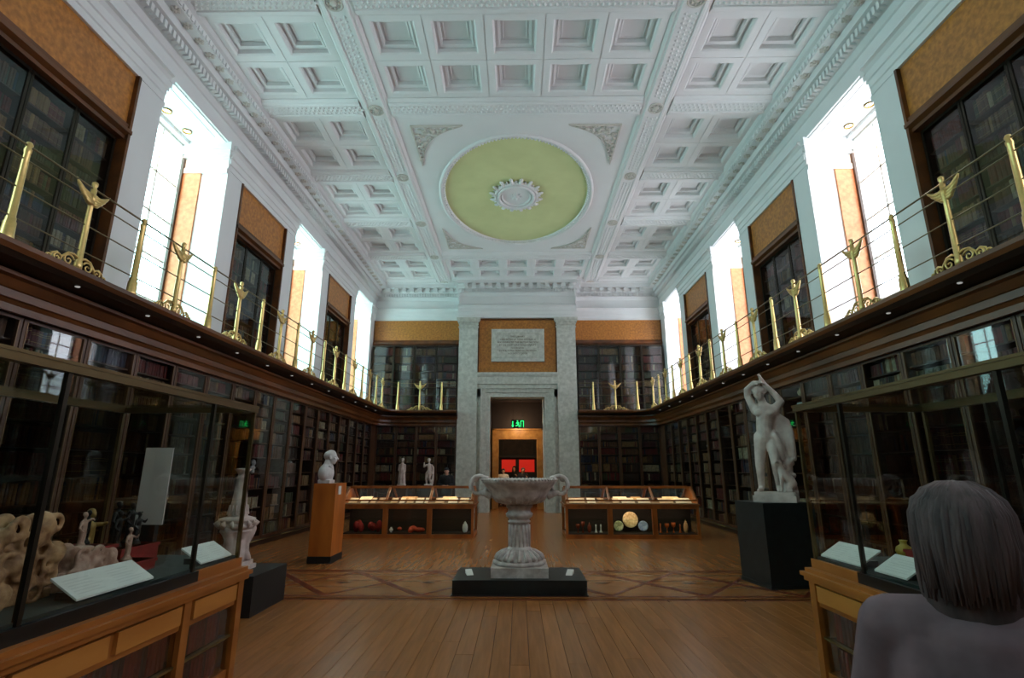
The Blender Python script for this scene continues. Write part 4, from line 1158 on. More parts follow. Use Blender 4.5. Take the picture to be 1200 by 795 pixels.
# =================================================================== BUST ON OAK PEDESTAL
ped = empty('pedestal', (-3.47, 10.1, 0), 'tall square oak pedestal on a black base under the white bust', 'pedestal')
PEDW = mat('pedestal_oak', (196, 112, 42), .35, rgb2=(160, 84, 28), scale=4, stretch=(1, 1, .25))
g = G(); g.box(-.21, -.31, 0, .21, .31, .12); g.obj('black_base', BLACK, ped)
g = G(); g.box(-.2, -.3, .12, .2, .3, 1.36); g.obj('shaft', PEDW, ped)
g = G(); g.box(.2, -.16, 1.16, .212, -.02, 1.31); g.obj('label_plate', CARD, ped, label='small white label on the pedestal side')
g = G()
P = add_head(g, (.045, -.02, .475), .122, yaw=R_(-80))
g.ell((.0, -.02, .50), .10, .098, .09)
cap(g, ((-.02, -.02, .28), .088), ((.0, -.02, .40), .068))
g.ell((-.035, -.01, .18), .135, .20, .18, 20, 14); g.ell((-.04, -.01, .26), .10, .17, .08, 18, 10); g.ell((-.03, -.01, .09), .12, .15, .10)
g.tube([(.03, .09, .33), (.07, .03, .27), (.08, -.03, .26), (.05, -.11, .32)], .02, 8)
g.box(-.13, -.15, 0, .09, .13, .06)
b = organic('bust', g, BUSTM, .010, 3, None, (-3.5, 10.0, 1.36), label='white marble bust of a bald man facing right on the oak pedestal', cat='bust')

# =================================================================== STATUE ON BLACK PEDESTAL (right)
p = empty('pedestal', (3.86, 8.25, 0), 'large black square pedestal carrying the marble statue', 'pedestal', rz=R_(9))
g = G(); g.box(-.40, -.36, 0, .40, .36, 1.14); g.obj('block', BLACKS, p)
g = G(); g.box(-.41, -.37, 0, .41, .37, .05); g.obj('foot_edge', BLACK, p)
st = empty('statue', (3.90, 8.25, 1.14), 'white marble statue of a man with raised arms beside a tree stump, black pedestal', 'statue', rz=R_(-32))
g = G(); g.box(-.27, -.24, 0, .31, .22, .09); g.box(-.25, -.21, .09, .29, .20, .14); g.obj('plinth', STATUE, st)
g = G(); V = Vector
# legs, feet
cap(g, ((-.10, .0, .92), .105), ((-.15, -.03, .55), .068), ((-.17, .02, .20), .042), ((-.17, -.06, .165), .04), ((-.19, -.14, .16), .028))
cap(g, ((.05, .02, .92), .105), ((.08, -.10, .56), .068), ((.07, .05, .22), .042), ((.08, -.03, .165), .038), ((.09, -.10, .16), .028))
# torso with slight twist
cap(g, ((-.03, .01, .95), .13), ((-.03, .0, 1.10), .12), ((-.0, .0, 1.26), .135), ((.0, .0, 1.36), .13))
cap(g, ((-.10, .0, .96), .10), ((.06, .0, .96), .10)); cap(g, ((-.12, -.01, 1.38), .085), ((.14, -.01, 1.36), .085))
g.ell((-.07, -.09, 1.32), .08, .05, .06); g.ell((.07, -.09, 1.31), .08, .05, .06)
cap(g, ((.0, .0, 1.42), .065), ((-.03, -.01, 1.54), .058))
P = add_head(g, (-.05, -.03, 1.63), .11, yaw=math.pi-.35, tilt=.2)
g.ell((-.05, .0, 1.67), .095, .095, .085)
for a in range(12):
    an = a/12*2*math.pi; g.ell((-.05+.085*math.cos(an), .0+.08*math.sin(an), 1.66+.02*(a % 2)), .03, .03, .03, 8, 6)
# raised arms: left elbow out and hand over the head, right hand to the crown
cap(g, ((-.14, -.01, 1.40), .07), ((-.22, .0, 1.60), .055), ((-.22, -.02, 1.70), .05), ((-.11, -.03, 1.80), .04), ((-.04, -.03, 1.80), .034))
cap(g, ((.15, -.01, 1.38), .07), ((.24, .0, 1.48), .055), ((.16, .02, 1.62), .045), ((.05, .0, 1.76), .036), ((.0, -.02, 1.86), .03), ((-.02, -.02, 1.93), .018))
add_hand(g, (-.10, -.05, 1.79), (1, -.1, .15), -1, 1.0, .6); add_hand(g, (.02, -.02, 1.80), (-.3, 0, 1), 1, 1.0, .5)
# drapery over the shoulder, falling behind
for i in range(6):
    x = .10+.035*i; cap(g, ((x, .04+.01*i, 1.34-.03*i), .045), ((x+.04, .06, 1.0), .05), ((x+.03+.02*(i % 2), .03, .72-.05*(i % 3)), .035))
cap(g, ((.10, -.06, .96), .05), ((.17, -.05, .80), .05), ((.16, -.04, .62), .035))
organic('figure', g, STATUE, .0105, 2, st)
g = G()
cap(g, ((.20, .06, .12), .13), ((.19, .08, .40), .09), ((.22, .08, .72), .08), ((.25, .06, .85), .06))
cap(g, ((.19, .05, .5), .05), ((.30, .0, .62), .035)); cap(g, ((.10, .1, .14), .07), ((.20, .02, .3), .06))
for i in range(9): g.ell((.2+.09*math.cos(i*2.1), .05+.08*math.sin(i*2.1), .2+.06*i), .035, .03, .04, 8, 6)
organic('tree_stump', g, STATUE, .012, 2, st)
# small dog at the foot of the stump, sitting, looking up
g = G()
cap(g, ((.24, -.06, .30), .075), ((.16, -.08, .40), .068), ((.13, -.09, .48), .05), ((.12, -.10, .53), .045))
g.ell((.11, -.115, .56), .048, .055, .045); cap(g, ((.105, -.14, .565), .03), ((.09, -.19, .575), .02)); cap(g, ((.14, -.09, .59), .016), ((.16, -.08, .55), .012)); cap(g, ((.08, -.09, .59), .016), ((.07, -.07, .55), .012))
cap(g, ((.25, -.06, .26), .08), ((.22, -.12, .2), .045), ((.25, -.13, .165), .03), ((.19, -.15, .16), .024))
cap(g, ((.14, -.12, .38), .034), ((.13, -.14, .26), .026), ((.13, -.15, .165), .022), ((.12, -.18, .16), .02))
cap(g, ((.18, -.06, .36), .034), ((.19, -.07, .26), .026), ((.19, -.09, .165), .022))
cap(g, ((.29, -.03, .22), .03), ((.30, .03, .17), .018), ((.26, .10, .16), .012))
organic('carved_dog', g, STATUE, .010, 1, st)

# =================================================================== CANDELABRUM BASE ON BLACK PEDESTAL (left)
p = empty('pedestal', (-3.22, 6.78, 0), 'low black square pedestal beyond the end of the left display case', 'pedestal')
g = G(); g.box(-.42, -.44, 0, .27, .44, .43); g.obj('block', BLACK, p)
cb = empty('candelabrum', (-3.42, 6.74, .43), 'ornate white marble candelabrum with tapering shaft on the low black pedestal', 'candelabrum')
g = G(); g.box(-.2, -.2, 0, .2, .2, .05); g.box(-.17, -.17, .05, .17, .17, .1); g.obj('foot_slab', STATUE, cb)
g = G()
for i in range(3):
    a = 2*math.pi*i/3+.5; c, s_ = math.cos(a), math.sin(a)
    cap(g, ((.17*c, .17*s_, .12), .035), ((.13*c, .13*s_, .2), .04), ((.12*c, .12*s_, .3), .045), ((.17*c, .17*s_, .42), .05)); g.ell((.18*c, .18*s_, .46), .05, .05, .06)
g.lathe([(.12, .08), (.13, .2), (.12, .35), (.16, .42), (.19, .45), (.15, .48)], seg=18)
organic('tripod_base', g, STATUE, .012, 1, cb)
g = G(); g.lathe([(.13, .46), (.2, .48), (.22, .51), (.18, .53), (.16, .54), (.20, .56), (.21, .59), (.15, .61), (.11, .62), (.12, .66), (.10, .70), (.085, .8), (.07, .95), (.058, 1.06), (.07, 1.07), (.055, 1.09), (.05, 1.12), (.085, 1.16), (.10, 1.18), (.06, 1.19)], seg=28)
g.obj('shaft', STATUE, cb)
g = G()
for i in range(14):
    a = 2*math.pi*i/14; c, s_ = math.cos(a), math.sin(a); g.tube([(.2*c, .2*s_, .5), (.23*c, .23*s_, .54), (.2*c, .2*s_, .57)], [.02, .03, .01], 6); g.tube([(.11*c, .11*s_, .64), (.1*c, .1*s_, .75)], [.018, .006], 5)
g.obj('carved_leaves', STATUE, cb, kind='stuff')

# =================================================================== STATUETTES BY THE FAR BOOKCASES
for i, (x, lab) in enumerate(((-3.86, 'slim white marble statuette on a dark stand by the far bookcase, left of two'), (-2.96, 'white marble statuette with raised arm, right of two by the far bookcase'))):
    q = empty('stand', (x, 18.0, 0), 'dark wooden stand under the %s white statuette by the far bookcase' % ('left', 'right')[i], 'stand')
    g = G(); g.box(-.2, -.2, 0, .2, .2, 1.0); g.obj('shaft', DARKW, q); g = G(); g.box(-.23, -.23, 1.0, .23, .23, 1.08); g.obj('top', DARKW, q)
    g = G(); g.box(-.13, -.12, 0, .13, .12, .06)
    if i == 0:
        for a in range(7): an = a*math.pi*2/7; cap(g, ((.1*math.cos(an), .08*math.sin(an), .08), .035), ((.07*math.cos(an), .06*math.sin(an), .5), .035), ((.05*math.cos(an), .04*math.sin(an), .62), .03))
        cap(g, ((0, 0, .1), .09), ((0, 0, .5), .08), ((0, 0, .68), .075)); cap(g, ((-.09, 0, .68), .035), ((-.11, -.02, .52), .028), ((-.03, -.07, .45), .02)); cap(g, ((.09, 0, .68), .035), ((.11, -.02, .5), .028), ((.09, -.06, .4), .02))
        cap(g, ((0, 0, .72), .035), ((0, 0, .78), .03)); add_head(g, (0, -.01, .84), .062, yaw=math.pi); g.ell((0, .02, .86), .055, .06, .055)
    else:
        cap(g, ((-.05, 0, .42), .055), ((-.07, -.02, .24), .04), ((-.06, 0, .08), .028)); cap(g, ((.04, 0, .42), .055), ((.03, -.05, .24), .04), ((.08, .02, .08), .028))
        cap(g, ((0, 0, .42), .075), ((.02, 0, .54), .065), ((0, 0, .66), .075)); cap(g, ((-.09, 0, .68), .035), ((-.17, 0, .62), .03), ((-.16, -.03, .75), .022)); cap(g, ((.09, 0, .67), .035), ((.14, 0, .54), .03), ((.12, -.03, .40), .022))
        cap(g, ((.12, .03, .6), .05), ((.13, .04, .3), .045), ((.11, .03, .08), .05)); cap(g, ((0, 0, .70), .033), ((0, 0, .77), .03)); add_head(g, (-.01, -.01, .83), .062, yaw=math.pi+.4); g.ell((-.01, .02, .855), .056, .06, .055)
    organic('statuette', g, STATUE, .011, 2, None, (x, 18.0, 1.08), label=lab, cat='statuette')

# =================================================================== TABLE CASES BY THE DOOR
LITG = glassmat('table_case_glass', (.96, .97, .96), .8)
def slab(cx, cy, cz, w, d, tilt, th=.006):
    """a thin sheet tilted up away from the viewer"""
    g = G(); c, s_ = math.cos(tilt), math.sin(tilt); q = [(-w/2, -d/2), (w/2, -d/2), (w/2, d/2), (-w/2, d/2)]
    lo = [(cx+x, cy+y*c, cz+y*s_) for x, y in q]; hi = [(a, b-th*s_, e+th*c) for a, b, e in lo]
    g.add(lo+hi, [(3, 2, 1, 0), (4, 5, 6, 7), (0, 1, 5, 4), (1, 2, 6, 5), (2, 3, 7, 6), (3, 0, 4, 7)]); return g
def table_case(x0, x1, side):
    yf, yb = 13.32, 14.5; W = x1-x0; cx = (x0+x1)/2; ym = (yf+yb)/2
    t = empty('table_case', (cx, ym, 0), 'glazed oak table display case with three bays, %s of the doorway' % side, 'display case')
    O = (-cx, -ym, 0); bw = W/3
    g = G(); g.box(x0, yf, 0, x1, yb, .09); g.obj('plinth', WOOD, t, O)
    g = G(); g.box(x0, yf, .68, x1, yb, .79); g.box(x0-.03, yf-.03, .755, x1+.03, yb+.03, .79); g.obj('frieze', WOOD, t, O)
    for i in range(4):
        xx = x0+bw*i; a = max(xx-.06, x0); b = min(xx+.06, x1)
        for yy in (yf, yb-.08):
            g = G(); g.box(a, yy, .09, b, yy+.08, .68); g.obj('post', WOOD, t, O)
    g = G(); g.box(x0+.05, yf+.05, .09, x1-.05, yb-.05, .11); g.obj('inner_floor', BACKW, t, O)
    g = G(); g.box(x0+.04, ym-.02, .1, x1-.04, ym+.02, .68); g.obj('inner_back', BACKW, t, O)
    for i in range(3):
        g = G(); g.box(x0+bw*i+.06, yf+.03, .1, x0+bw*(i+1)-.06, yf+.036, .68); g.obj('glass_pane', LITG, t, O)
        g = G(); g.box(x0+bw*i+.06, yf+.10, .40, x0+bw*(i+1)-.06, ym-.03, .408); g.obj('glass_shelf', glassmat('shelf_glass', (.85, .95, .9), .9), t, O)
    # glazed top: low front light then slope to a flat ridge
    zt, zr = .89, 1.17; yr0, yr1 = yf+.42, yb-.42
    g = G(); g.box(x0, yf, .79, x1, yb, .80); g.obj('display_bed', mat('grey_baize', (120, 96, 70), .9), t, O)
    for yy in (yf, yb-.03):
        g = G(); g.box(x0, yy, zt-.03, x1, yy+.03, zt+.005); g.obj('top_rail', WOOD, t, O)
    for y0, z0, y1, z1 in ((yf, zt, yr0, zr), (yb, zt, yr1, zr)):
        for i in range(4):
            xx = x0+bw*i; g = G(); hw = .045
            g.tube([(min(max(xx, x0+hw), x1-hw), y0+(.02 if y0 < ym else -.02), z0-.01), (min(max(xx, x0+hw), x1-hw)+(0), y1, z1)], .034, 6, smooth=False); g.obj('sloping_bar', WOOD, t, O)
        for i in range(3):
            a, b = x0+bw*i+.05, x0+bw*(i+1)-.05
            g = G(); g.add([(a, y0, z0), (b, y0, z0), (b, y1, z1), (a, y1, z1), (a, y0, z0-.006), (b, y0, z0-.006), (b, y1, z1-.006), (a, y1, z1-.006)], [(0, 1, 2, 3), (7, 6, 5, 4), (0, 4, 5, 1), (1, 5, 6, 2), (2, 6, 7, 3), (3, 7, 4, 0)]); g.obj('glass_pane', LITG, t, O)
    g = G(); g.box(x0+.02, yr0-.03, zr-.02, x1-.02, yr0+.03, zr+.03); g.obj('ridge_rail', WOOD, t, O)
    g = G(); g.box(x0+.02, yr1-.03, zr-.02, x1-.02, yr1+.03, zr+.03); g.obj('ridge_rail', WOOD, t, O)
    g = G(); g.box(x0+.05, yr0+.03, zr, x1-.05, yr1-.03, zr+.006); g.obj('glass_pane', LITG, t, O)
    for s_, xx in ((1, x0), (-1, x1)):
        g = G(); g.add([(xx, yf+.02, .80), (xx, yb-.02, .80), (xx, yb-.02, zt), (xx, yr1, zr), (xx, yr0, zr), (xx, yf+.02, zt)]+[(xx+s_*.02, y, z) for y, z in ((yf+.02, .80), (yb-.02, .80), (yb-.02, zt), (yr1, zr), (yr0, zr), (yf+.02, zt))],
              [tuple(range(6)), tuple(range(11, 5, -1))]+[(i, (i+1) % 6, 6+(i+1) % 6, 6+i) for i in range(6)]); g.obj('end_panel', WOOD, t, O)
    # strip lights under the ridge that really light the papers
    for i in range(3):
        l = bpy.data.lights.new('case_strip_light', 'AREA'); l.shape = 'RECTANGLE'; l.size = bw-.2; l.size_y = .03; l.energy = 3.2; l.color = (1, .78, .5)
        o = bpy.data.objects.new('case_strip_light', l); COL.objects.link(o); o.location = (x0+bw*(i+.5), yr0+.02, zr-.05); o.rotation_euler = (0, 0, 0)
    return t
TL = table_case(-4.28, -1.05, 'left'); TR = table_case(1.18, 4.41, 'right')
PAPS = [PAPER, mat('cream_paper', (244, 226, 190), .6), mat('tan_print', (206, 160, 104), .6, rgb2=(150, 106, 60), scale=30), mat('brown_leather_binding', (112, 62, 34), .5)]
rr = random.Random(11)
for side, x0, secs in (('left', -4.28, ((.12, .34, 0), (.42, .62, 1), (.66, .80, 0), (.84, 1.0, 2), (1.16, 1.34, 0), (1.38, 1.52, 1), (1.56, 1.74, 0), (1.78, 1.98, 1), (2.0, 2.1, 1), (2.26, 2.5, 0), (2.58, 2.82, 1), (2.86, 3.1, 0))),
                       ('right', 1.18, ((.1, .5, 0), (.54, .76, 1), (.80, .98, 2), (1.16, 1.34, 0), (1.38, 1.72, 1), (1.78, 2.1, 1), (2.3, 2.66, 0), (2.7, 3.1, 1)))):
    for n, (a, b, m) in enumerate(secs):
        cx = x0+(a+b)/2; w = b-a-.02
        slab(0, 0, 0, w, .26, R_(24)).obj('document', PAPS[m], None, (cx, 13.50, .862), label='%s in the %s table case, %s from its left end' % (('pale open document', 'cream printed sheet', 'tan printed sheet')[m], side, NUM[n]), cat='document', group='documents in the %s table case' % side)
    for n, (a, b) in enumerate(((.3, .6), (1.35, 1.75), (2.4, 2.75)) if side == 'left' else ((1.25, 1.6), (1.7, 1.95), (2.5, 2.9))):
        slab(0, 0, 0, b-a, .2, R_(20)).obj('open_book', PAPS[(n+1) % 3], None, (x0+(a+b)/2, 13.82, .90), label='open volume lying further back in the %s table case, %s from its left' % (side, NUM[n]), cat='open book', group='open volumes in the %s table case' % side)
# objects in the lower bays
CER = mat('blue_and_white_ceramic', (206, 214, 220), .25, rgb2=(92, 120, 170), scale=14)
CREAMC = mat('cream_ceramic', (222, 206, 168), .3, rgb2=(176, 150, 104), scale=18)
WHITEC = mat('white_ceramic', (214, 220, 218), .3)
def plate(cx, cy, cz, r, m, label, group=None, axis='y', ang=0.):
    g = G(); g.lathe([(.001, -.004), (r*.5, -.004), (r*.62, .006), (r*.97, .016), (r, .02), (r*.96, .026), (r*.6, .014), (r*.5, .006), (.001, .006)], seg=28, caps=False)
    rot = (R_(90-8), 0, ang); return g.obj('plate', m, None, (cx, cy, cz), rot, label=label, cat='plate', group=group)
plate(2.80, 13.66, .405, .19, CREAMC, 'large cream decorated dish standing in the middle bay, right table case')
plate(2.50, 13.62, .262, .12, mat('green_patterned_ceramic', (200, 204, 170), .3, rgb2=(110, 130, 90), scale=20), 'small green-patterned plate left of the large cream dish')
plate(3.10, 13.62, .262, .12, mat('pale_blue_ceramic', (170, 190, 220), .3, rgb2=(120, 140, 190), scale=20), 'small pale blue plate right of the large cream dish')
def vase(x, y, z, h, r, m, label, group=None, kind=0, cat='vase', name='vase'):
    P_ = [[(.4, 0), (.45, .04), (.35, .08), (.8, .3), (1, .5), (.85, .68), (.4, .8), (.35, .9), (.5, 1.0)],
          [(.5, 0), (.5, .05), (.2, .12), (.15, .4), (.3, .5), (.9, .62), (1, .8), (.95, 1.0)],
          [(.6, 0), (.9, .2), (1, .5), (.8, .72), (.45, .8), (.5, .86), (.2, .92), (.12, 1.0)],
          [(.8, 0), (.55, .1), (.3, .35), (.25, .7), (.4, .78), (.3, .86), (.35, .95), (.08, 1.0)]][kind]
    g = G(); g.lathe([(r*a, h*b) for a, b in P_], seg=18); return g.obj(name, m, None, (x, y, z), label=label, cat=cat, group=group)
for n, (x, k, h) in enumerate(((1.50, 1, .2), (1.62, 1, .26), (1.78, 2, .24), (1.94, 3, .19), (2.06, 3, .19))):
    vase(x, 13.60, .11, h, .05, (mat('red_glass', (120, 50, 34), .15), WHITEC)[n > 2], '%s in left bay of the right table case, %s from the left' % (('small red glass', 'white glass bottle')[n > 2], NUM[n]), 'glassware in the right table case', k)
for n, (x, k, h, m) in enumerate(((3.52, 3, .22, 0), (3.68, 1, .22, 0), (3.84, 1, .24, 0), (4.0, 3, .2, 0), (4.14, 2, .30, 1))):
    vase(x, 13.60, .11, h, .055, (mat('amber_glass', (176, 86, 40), .15), mat('pale_amber_glass', (226, 170, 120), .2))[m], '%s vessel in right bay of the right table case, %s from the left' % (('amber', 'tall pale amber')[m], NUM[n]), 'amber vessels in the right table case', k)
l = bpy.data.lights.new('bay_light', 'AREA'); 
for (x, e) in ((1.7, 1.2), (2.8, 2.4), (3.87, 1.2), (-3.74, 1.0), (-2.66, 1.0), (-1.6, .8)):
    l = bpy.data.lights.new('bay_light', 'AREA'); l.shape = 'RECTANGLE'; l.size = .7; l.size_y = .04; l.energy = e; l.color = (1, .7, .45)
    o = bpy.data.objects.new('bay_light', l); COL.objects.link(o); o.location = (x, 13.42, .66); o.rotation_euler = (R_(20), 0, 0)
def pile(name, x, y, z, m, label, cat, seed, n=8, sx=.3, sz=.1):
    q = random.Random(seed); g = G()
    for i in range(n): g.ell((q.uniform(-sx, sx), q.uniform(-.06, .06), sz*q.uniform(.3, .8)), q.uniform(.05, .10), .06, q.uniform(.3, .6)*sz, 10, 6)
    return organic(name, g, m, .014, 1, None, (x, y, z), label=label, cat=cat)
pile('fabric', -3.70, 13.60, .11, RED, 'folded bright red textile in left bay of the left table case', 'textile', 3, sz=.24)
pile('basket', -2.66, 13.60, .11, mat('orange_red_lacquer', (186, 66, 30), .4), 'long orange-red lacquer tray in the middle bay, left table case', 'tray', 5, sz=.12)
vase(-1.28, 13.60, .11, .26, .07, WHITEC, 'white lidded jar in right bay of the left table case', None, 2)
vase(-3.1, 13.58, .11, .12, .05, WHITEC, 'small white cup beside the orange-red tray', None, 0, 'cup', 'cup')

# =================================================================== CERAMICS AND BUSTS IN THE WALL BOOKCASES
SH = dict(zip(range(10), SHZ))
pn = ['lowest', 'second lowest', 'middle', 'second highest', 'highest']
for n, j in enumerate((3, 4, 5, 6, 8)):
    g = G(); r = .115 if j < 8 else .105
    g.lathe([(.001, -.004), (r*.5, -.004), (r*.62, .006), (r*.97, .016), (r, .02), (r*.96, .026), (r*.6, .014), (.001, .006)], seg=24, caps=False)
    g.obj('plate', CER, None, (LX+.20, 14.45, SHZ[j]+.118), (0, R_(-82), 0), label='blue and white plate on edge, %s of five, right wall bookcase behind the statue' % pn[n], cat='plate', group='plates in the right wall bookcase')
vs = ((3, 1, .2, .09, WHITEC, 'white footed bowl on the lowest ceramics shelf'), (4, 1, .15, .11, WHITEC, 'wide pale bowl on the second ceramics shelf'), (5, 0, .24, .10, CER, 'blue and white jar on the third ceramics shelf'),
      (6, 0, .24, .085, WHITEC, 'white baluster vase on the fourth ceramics shelf'), (7, 2, .2, .08, CREAMC, 'cream covered jar on the fifth ceramics shelf'), (8, 1, .16, .10, WHITEC, 'white tazza on the sixth ceramics shelf'), (9, 0, .2, .07, CREAMC, 'cream vase on the top ceramics shelf'))
for j, k, h, r, m, lab in vs: vase(LX+.22, 10.88, SHZ[j], h, r, m, lab+', right wall, right of the statue', None, k)
vase(LX+.22, 16.42, SHZ[6], .24, .1, WHITEC, 'round white vase in the right wall bookcase, left of the statue', None, 0)
vase(LX+.22, 18.3, SHZ[4], .22, .08, CER, 'small blue vase low in the far right wall bookcase', None, 2)
for n, (j, k, h) in enumerate(((4, 0, .24), (5, 2, .22), (6, 1, .2))):
    vase(LX+.22, 6.25, SHZ[j], h, .09, (WHITEC, CER, WHITEC)[n], ('white jar', 'blue and white covered jar', 'white footed cup')[n]+' in the right wall bookcase nearest the frame edge', None, k)
for n, y in enumerate((11.95, 12.62, 13.9)):
    g = G(); cap(g, ((0, 0, .02), .05), ((0, 0, .06), .045)); cap(g, ((0, -.06, .11), .035), ((0, .06, .11), .035)); cap(g, ((0, 0, .1), .05), ((0, 0, .17), .026)); add_head(g, (0, 0, .225), .065, yaw=-math.pi/2); g.ell((-.01, 0, .24), .05, .05, .05)
    organic('small_bust', g, BUSTM, .008, 1, None, (-LX-.2, y, SHZ[4]), label='small white bust on a left wall bookcase shelf, %s of three' % ('nearest', 'middle', 'farthest')[n], cat='bust', group='small busts in the left wall bookcases')

# =================================================================== NEAR DISPLAY CASES
BED = mat('green_black_baize', (26, 36, 32), .8); KICK = mat('black_lacquer', (18, 17, 16), .35)
CASEW = mat('near_case_oak', (176, 108, 46), .35, rgb2=(140, 80, 30), scale=4, stretch=(1, .25, 1), detail=6)
CASEP = mat('near_case_panel', (196, 132, 62), .35, rgb2=(172, 108, 46), scale=4, stretch=(1, .25, 1))
BRZ = mat('case_bronze_rail', (98, 80, 50), .32, metal=.75)
def near_case(s, xf, xb):
    y0, y1 = .9, 4.60; cx = s*(xf+xb)/2; cy = (y0+y1)/2
    t = empty('display_case', (cx, cy, 0), 'tall bronze-framed glass display case on an oak base, near %s' % SIDE[s], 'display case')
    O = (-cx, -cy, 0)
    B = lambda g, a, b, c, d, e, f: g.box(s*a, b, c, s*d, e, f)
    g = G(); B(g, xf+.02, y0+.02, 0, xb-.02, y1-.02, .10); g.obj('plinth', CASEW, t, O)
    g = G(); B(g, xf-.04, y0, .77, xb+.04, y1+.05, .80); B(g, xf-.01, y0, .80, xb+.01, y1+.02, .83); B(g, xf-.02, y0, .735, xb+.02, y1+.03, .77); g.obj('moulded_top', CASEW, t, O)
    g = G(); B(g, xf+.02, y0, .56, xb-.02, y1-.02, .75); g.obj('frieze', CASEW, t, O)
    posts = [4.60-.0, 3.90, 2.55, 1.75, .98]
    for i, y in enumerate(posts):
        for xx in (xf, xb-.07):
            g = G(); B(g, xx, y-.08, .0, xx+.07, y, .76); g.obj('post', CASEW, t, O)
    for i in range(4):
        a, b = posts[i+1], posts[i]-.08
        n = 1 if b-a < .9 else 2
        for k in range(n):
            p, q = a+(b-a)*k/n+.03, a+(b-a)*(k+1)/n-.03
            g = G(); B(g, xf-.004, p, .60, xf+.03, q, .715); g.obj('drawer_panel', CASEP, t, O, label='lighter veneered panel')
        g = G(); B(g, xf+.035, a, .10, xf+.042, b, .56); g.obj('glass_pane', GLASSD, t, O)
        g = G(); B(g, xf+.02, a, .33, xf+.055, b, .345); g.obj('shelf_rail', BRASSD, t, O)
    g = G(); B(g, xf+.30, y0+.05, .1, xf+.34, y1-.06, .56); B(g, xf+.05, y0+.05, .325, xf+.34, y1-.06, .335); g.obj('inner_shelf', BACKW, t, O)
    g = G()
    B(g, xf+.04, y1-.05, .1, xb-.04, y1-.015, .56); g.obj('end_panel', CASEW, t, O)
    g = G(); B(g, xf+.04, y0, .83, xb-.04, 4.0, .90); g.obj('kick_rail', KICK, t, O)
    g = G(); B(g, xf+.04, 4.0, .83, xb-.04, y1, .90); g.obj('kick_end', CASEW, t, O)
    g = G(); B(g, xf+.07, y0+.02, .90, xb-.07, y1-.03, .92); g.obj('baize_bed', BED, t, O)
    # frame
    zt = 2.13; fx = xf+.05; bx = xb-.05
    for xx in (fx, bx-.04):
        for y in (4.58, 3.965, 2.635, 1.295):
            g = G(); B(g, xx+.003, y-.025, .90, xx+.03, y, zt); g.obj('frame_post', BRZ if y == 4.58 else BRONZE, t, O)
        g = G(); B(g, xx-.01, y0, zt-.045, xx+.045, 4.585, zt); B(g, xx-.015, y0, zt-.005, xx+.05, 4.59, zt+.012); g.obj('top_rail', BRZ, t, O)
    g = G(); B(g, fx, 4.545, zt-.045, bx, 4.585, zt); g.obj('top_rail', BRZ, t, O)
    ys = [4.545, 3.97, 3.935, 2.64, 2.605, 1.3, 1.265, y0]
    for i in range(0, 8, 2):
        for xx in (fx+.012, bx-.022):
            g = G(); B(g, xx, ys[i+1], .905, xx+.006, ys[i], zt-.045); g.obj('glass_pane', GLASS, t, O)
    g = G(); B(g, fx+.035, 4.56, .905, bx-.04, 4.566, zt-.045); g.obj('glass_pane', GLASS, t, O)
    g = G(); B(g, fx+.03, y0, zt-.012, bx-.03, 4.55, zt-.006); g.obj('glass_top', GLASS, t, O)
    return fx
near_case(-1, 2.20, 3.50); near_case(1, 2.39, 3.62)
# volumes in the lower part
rr = random.Random(4)
RB = [mat('red_morocco', (110, 34, 28), .5, objvar=.25, var=.3, scale=12), mat('dark_morocco', (66, 26, 26), .5, objvar=.25, var=.3, scale=12)]
g = G(); g.add([(x, y, -.5) for x, y in pr]+[(x, y, .5) for x, y in pr], [tuple(range(5, -1, -1)), tuple(range(6, 12))]+[(i, (i+1) % 6, 6+(i+1) % 6, 6+i) for i in range(6)])
vm = [g.mesh('volume', m) for m in RB]
for s, xf in ((-1, 2.20), (1, 2.39)):
    for lv, z in enumerate((.10, .345)):
        y = 2.75; n = 0
        while y < 4.42:
            w = rr.uniform(.035, .055); h = rr.uniform(.18, .205)
            if not 3.80 < y+w/2 < 3.92:
                n += 1
                mk('volume', vm[rr.random() > .6], None, (s*(xf+.17), y+w/2, z+h/2), (0, 0, 0 if s > 0 else math.pi), (.2, w*.95, h),
                   label='bound volume %s from the front on the %s shelf, %s case base' % (NUM[n-1], ('lower', 'upper')[lv], SIDE[s]), cat='book', group='bound volumes in the %s display case base' % SIDE[s])
            y += w
# inscribed label boards
def board(s, xa, ya, yb, lab, dx=.16):
    g = G(); th = .012; L = yb-ya
    z0, z1 = .02, .12
    q = [(0, -L/2, z0), (0, L/2, z0), (s*dx, L/2, z1), (s*dx, -L/2, z1)]
    g.add([(a, b, c-th) for a, b, c in q]+[(a, b, c) for a, b, c in q], [(3, 2, 1, 0), (4, 5, 6, 7), (0, 1, 5, 4), (1, 2, 6, 5), (2, 3, 7, 6), (3, 0, 4, 7)])
    t = empty('label_board', (s*xa, (ya+yb)/2, .92), lab, 'label')
    g.obj('board', CARD, t)
    ink = mat('grey_print', (208, 206, 201), .7)
    tl = Matrix.Identity(3)
    g = G(); n = 6; v = random.Random(int(ya*10))
    for c in range(2 if L > .4 else 1):
        cw = L/(2 if L > .4 else 1)
        for i in range(n):
            f0 = .14+.12*i; f1 = f0+.035; a = -L/2+cw*c+.03; b = a+(cw-.06)*v.uniform(.6, 1)
            g.add([(s*dx*f0, a, z0+(z1-z0)*f0+.0012), (s*dx*f0, b, z0+(z1-z0)*f0+.0012), (s*dx*f1, b, z0+(z1-z0)*f1+.0012), (s*dx*f1, a, z0+(z1-z0)*f1+.0012)], [(0, 1, 2, 3)])
    g.obj('print_lines', ink, t, kind='stuff')
    g = G(); g.box(s*dx*.4, -L/2+.05, 0, s*dx, L/2-.05, z0+.02); g.obj('wedge', BLACK, t)
board(-1, 2.28, 2.97, 3.57, 'long white label board in the near left case, left of the case post')
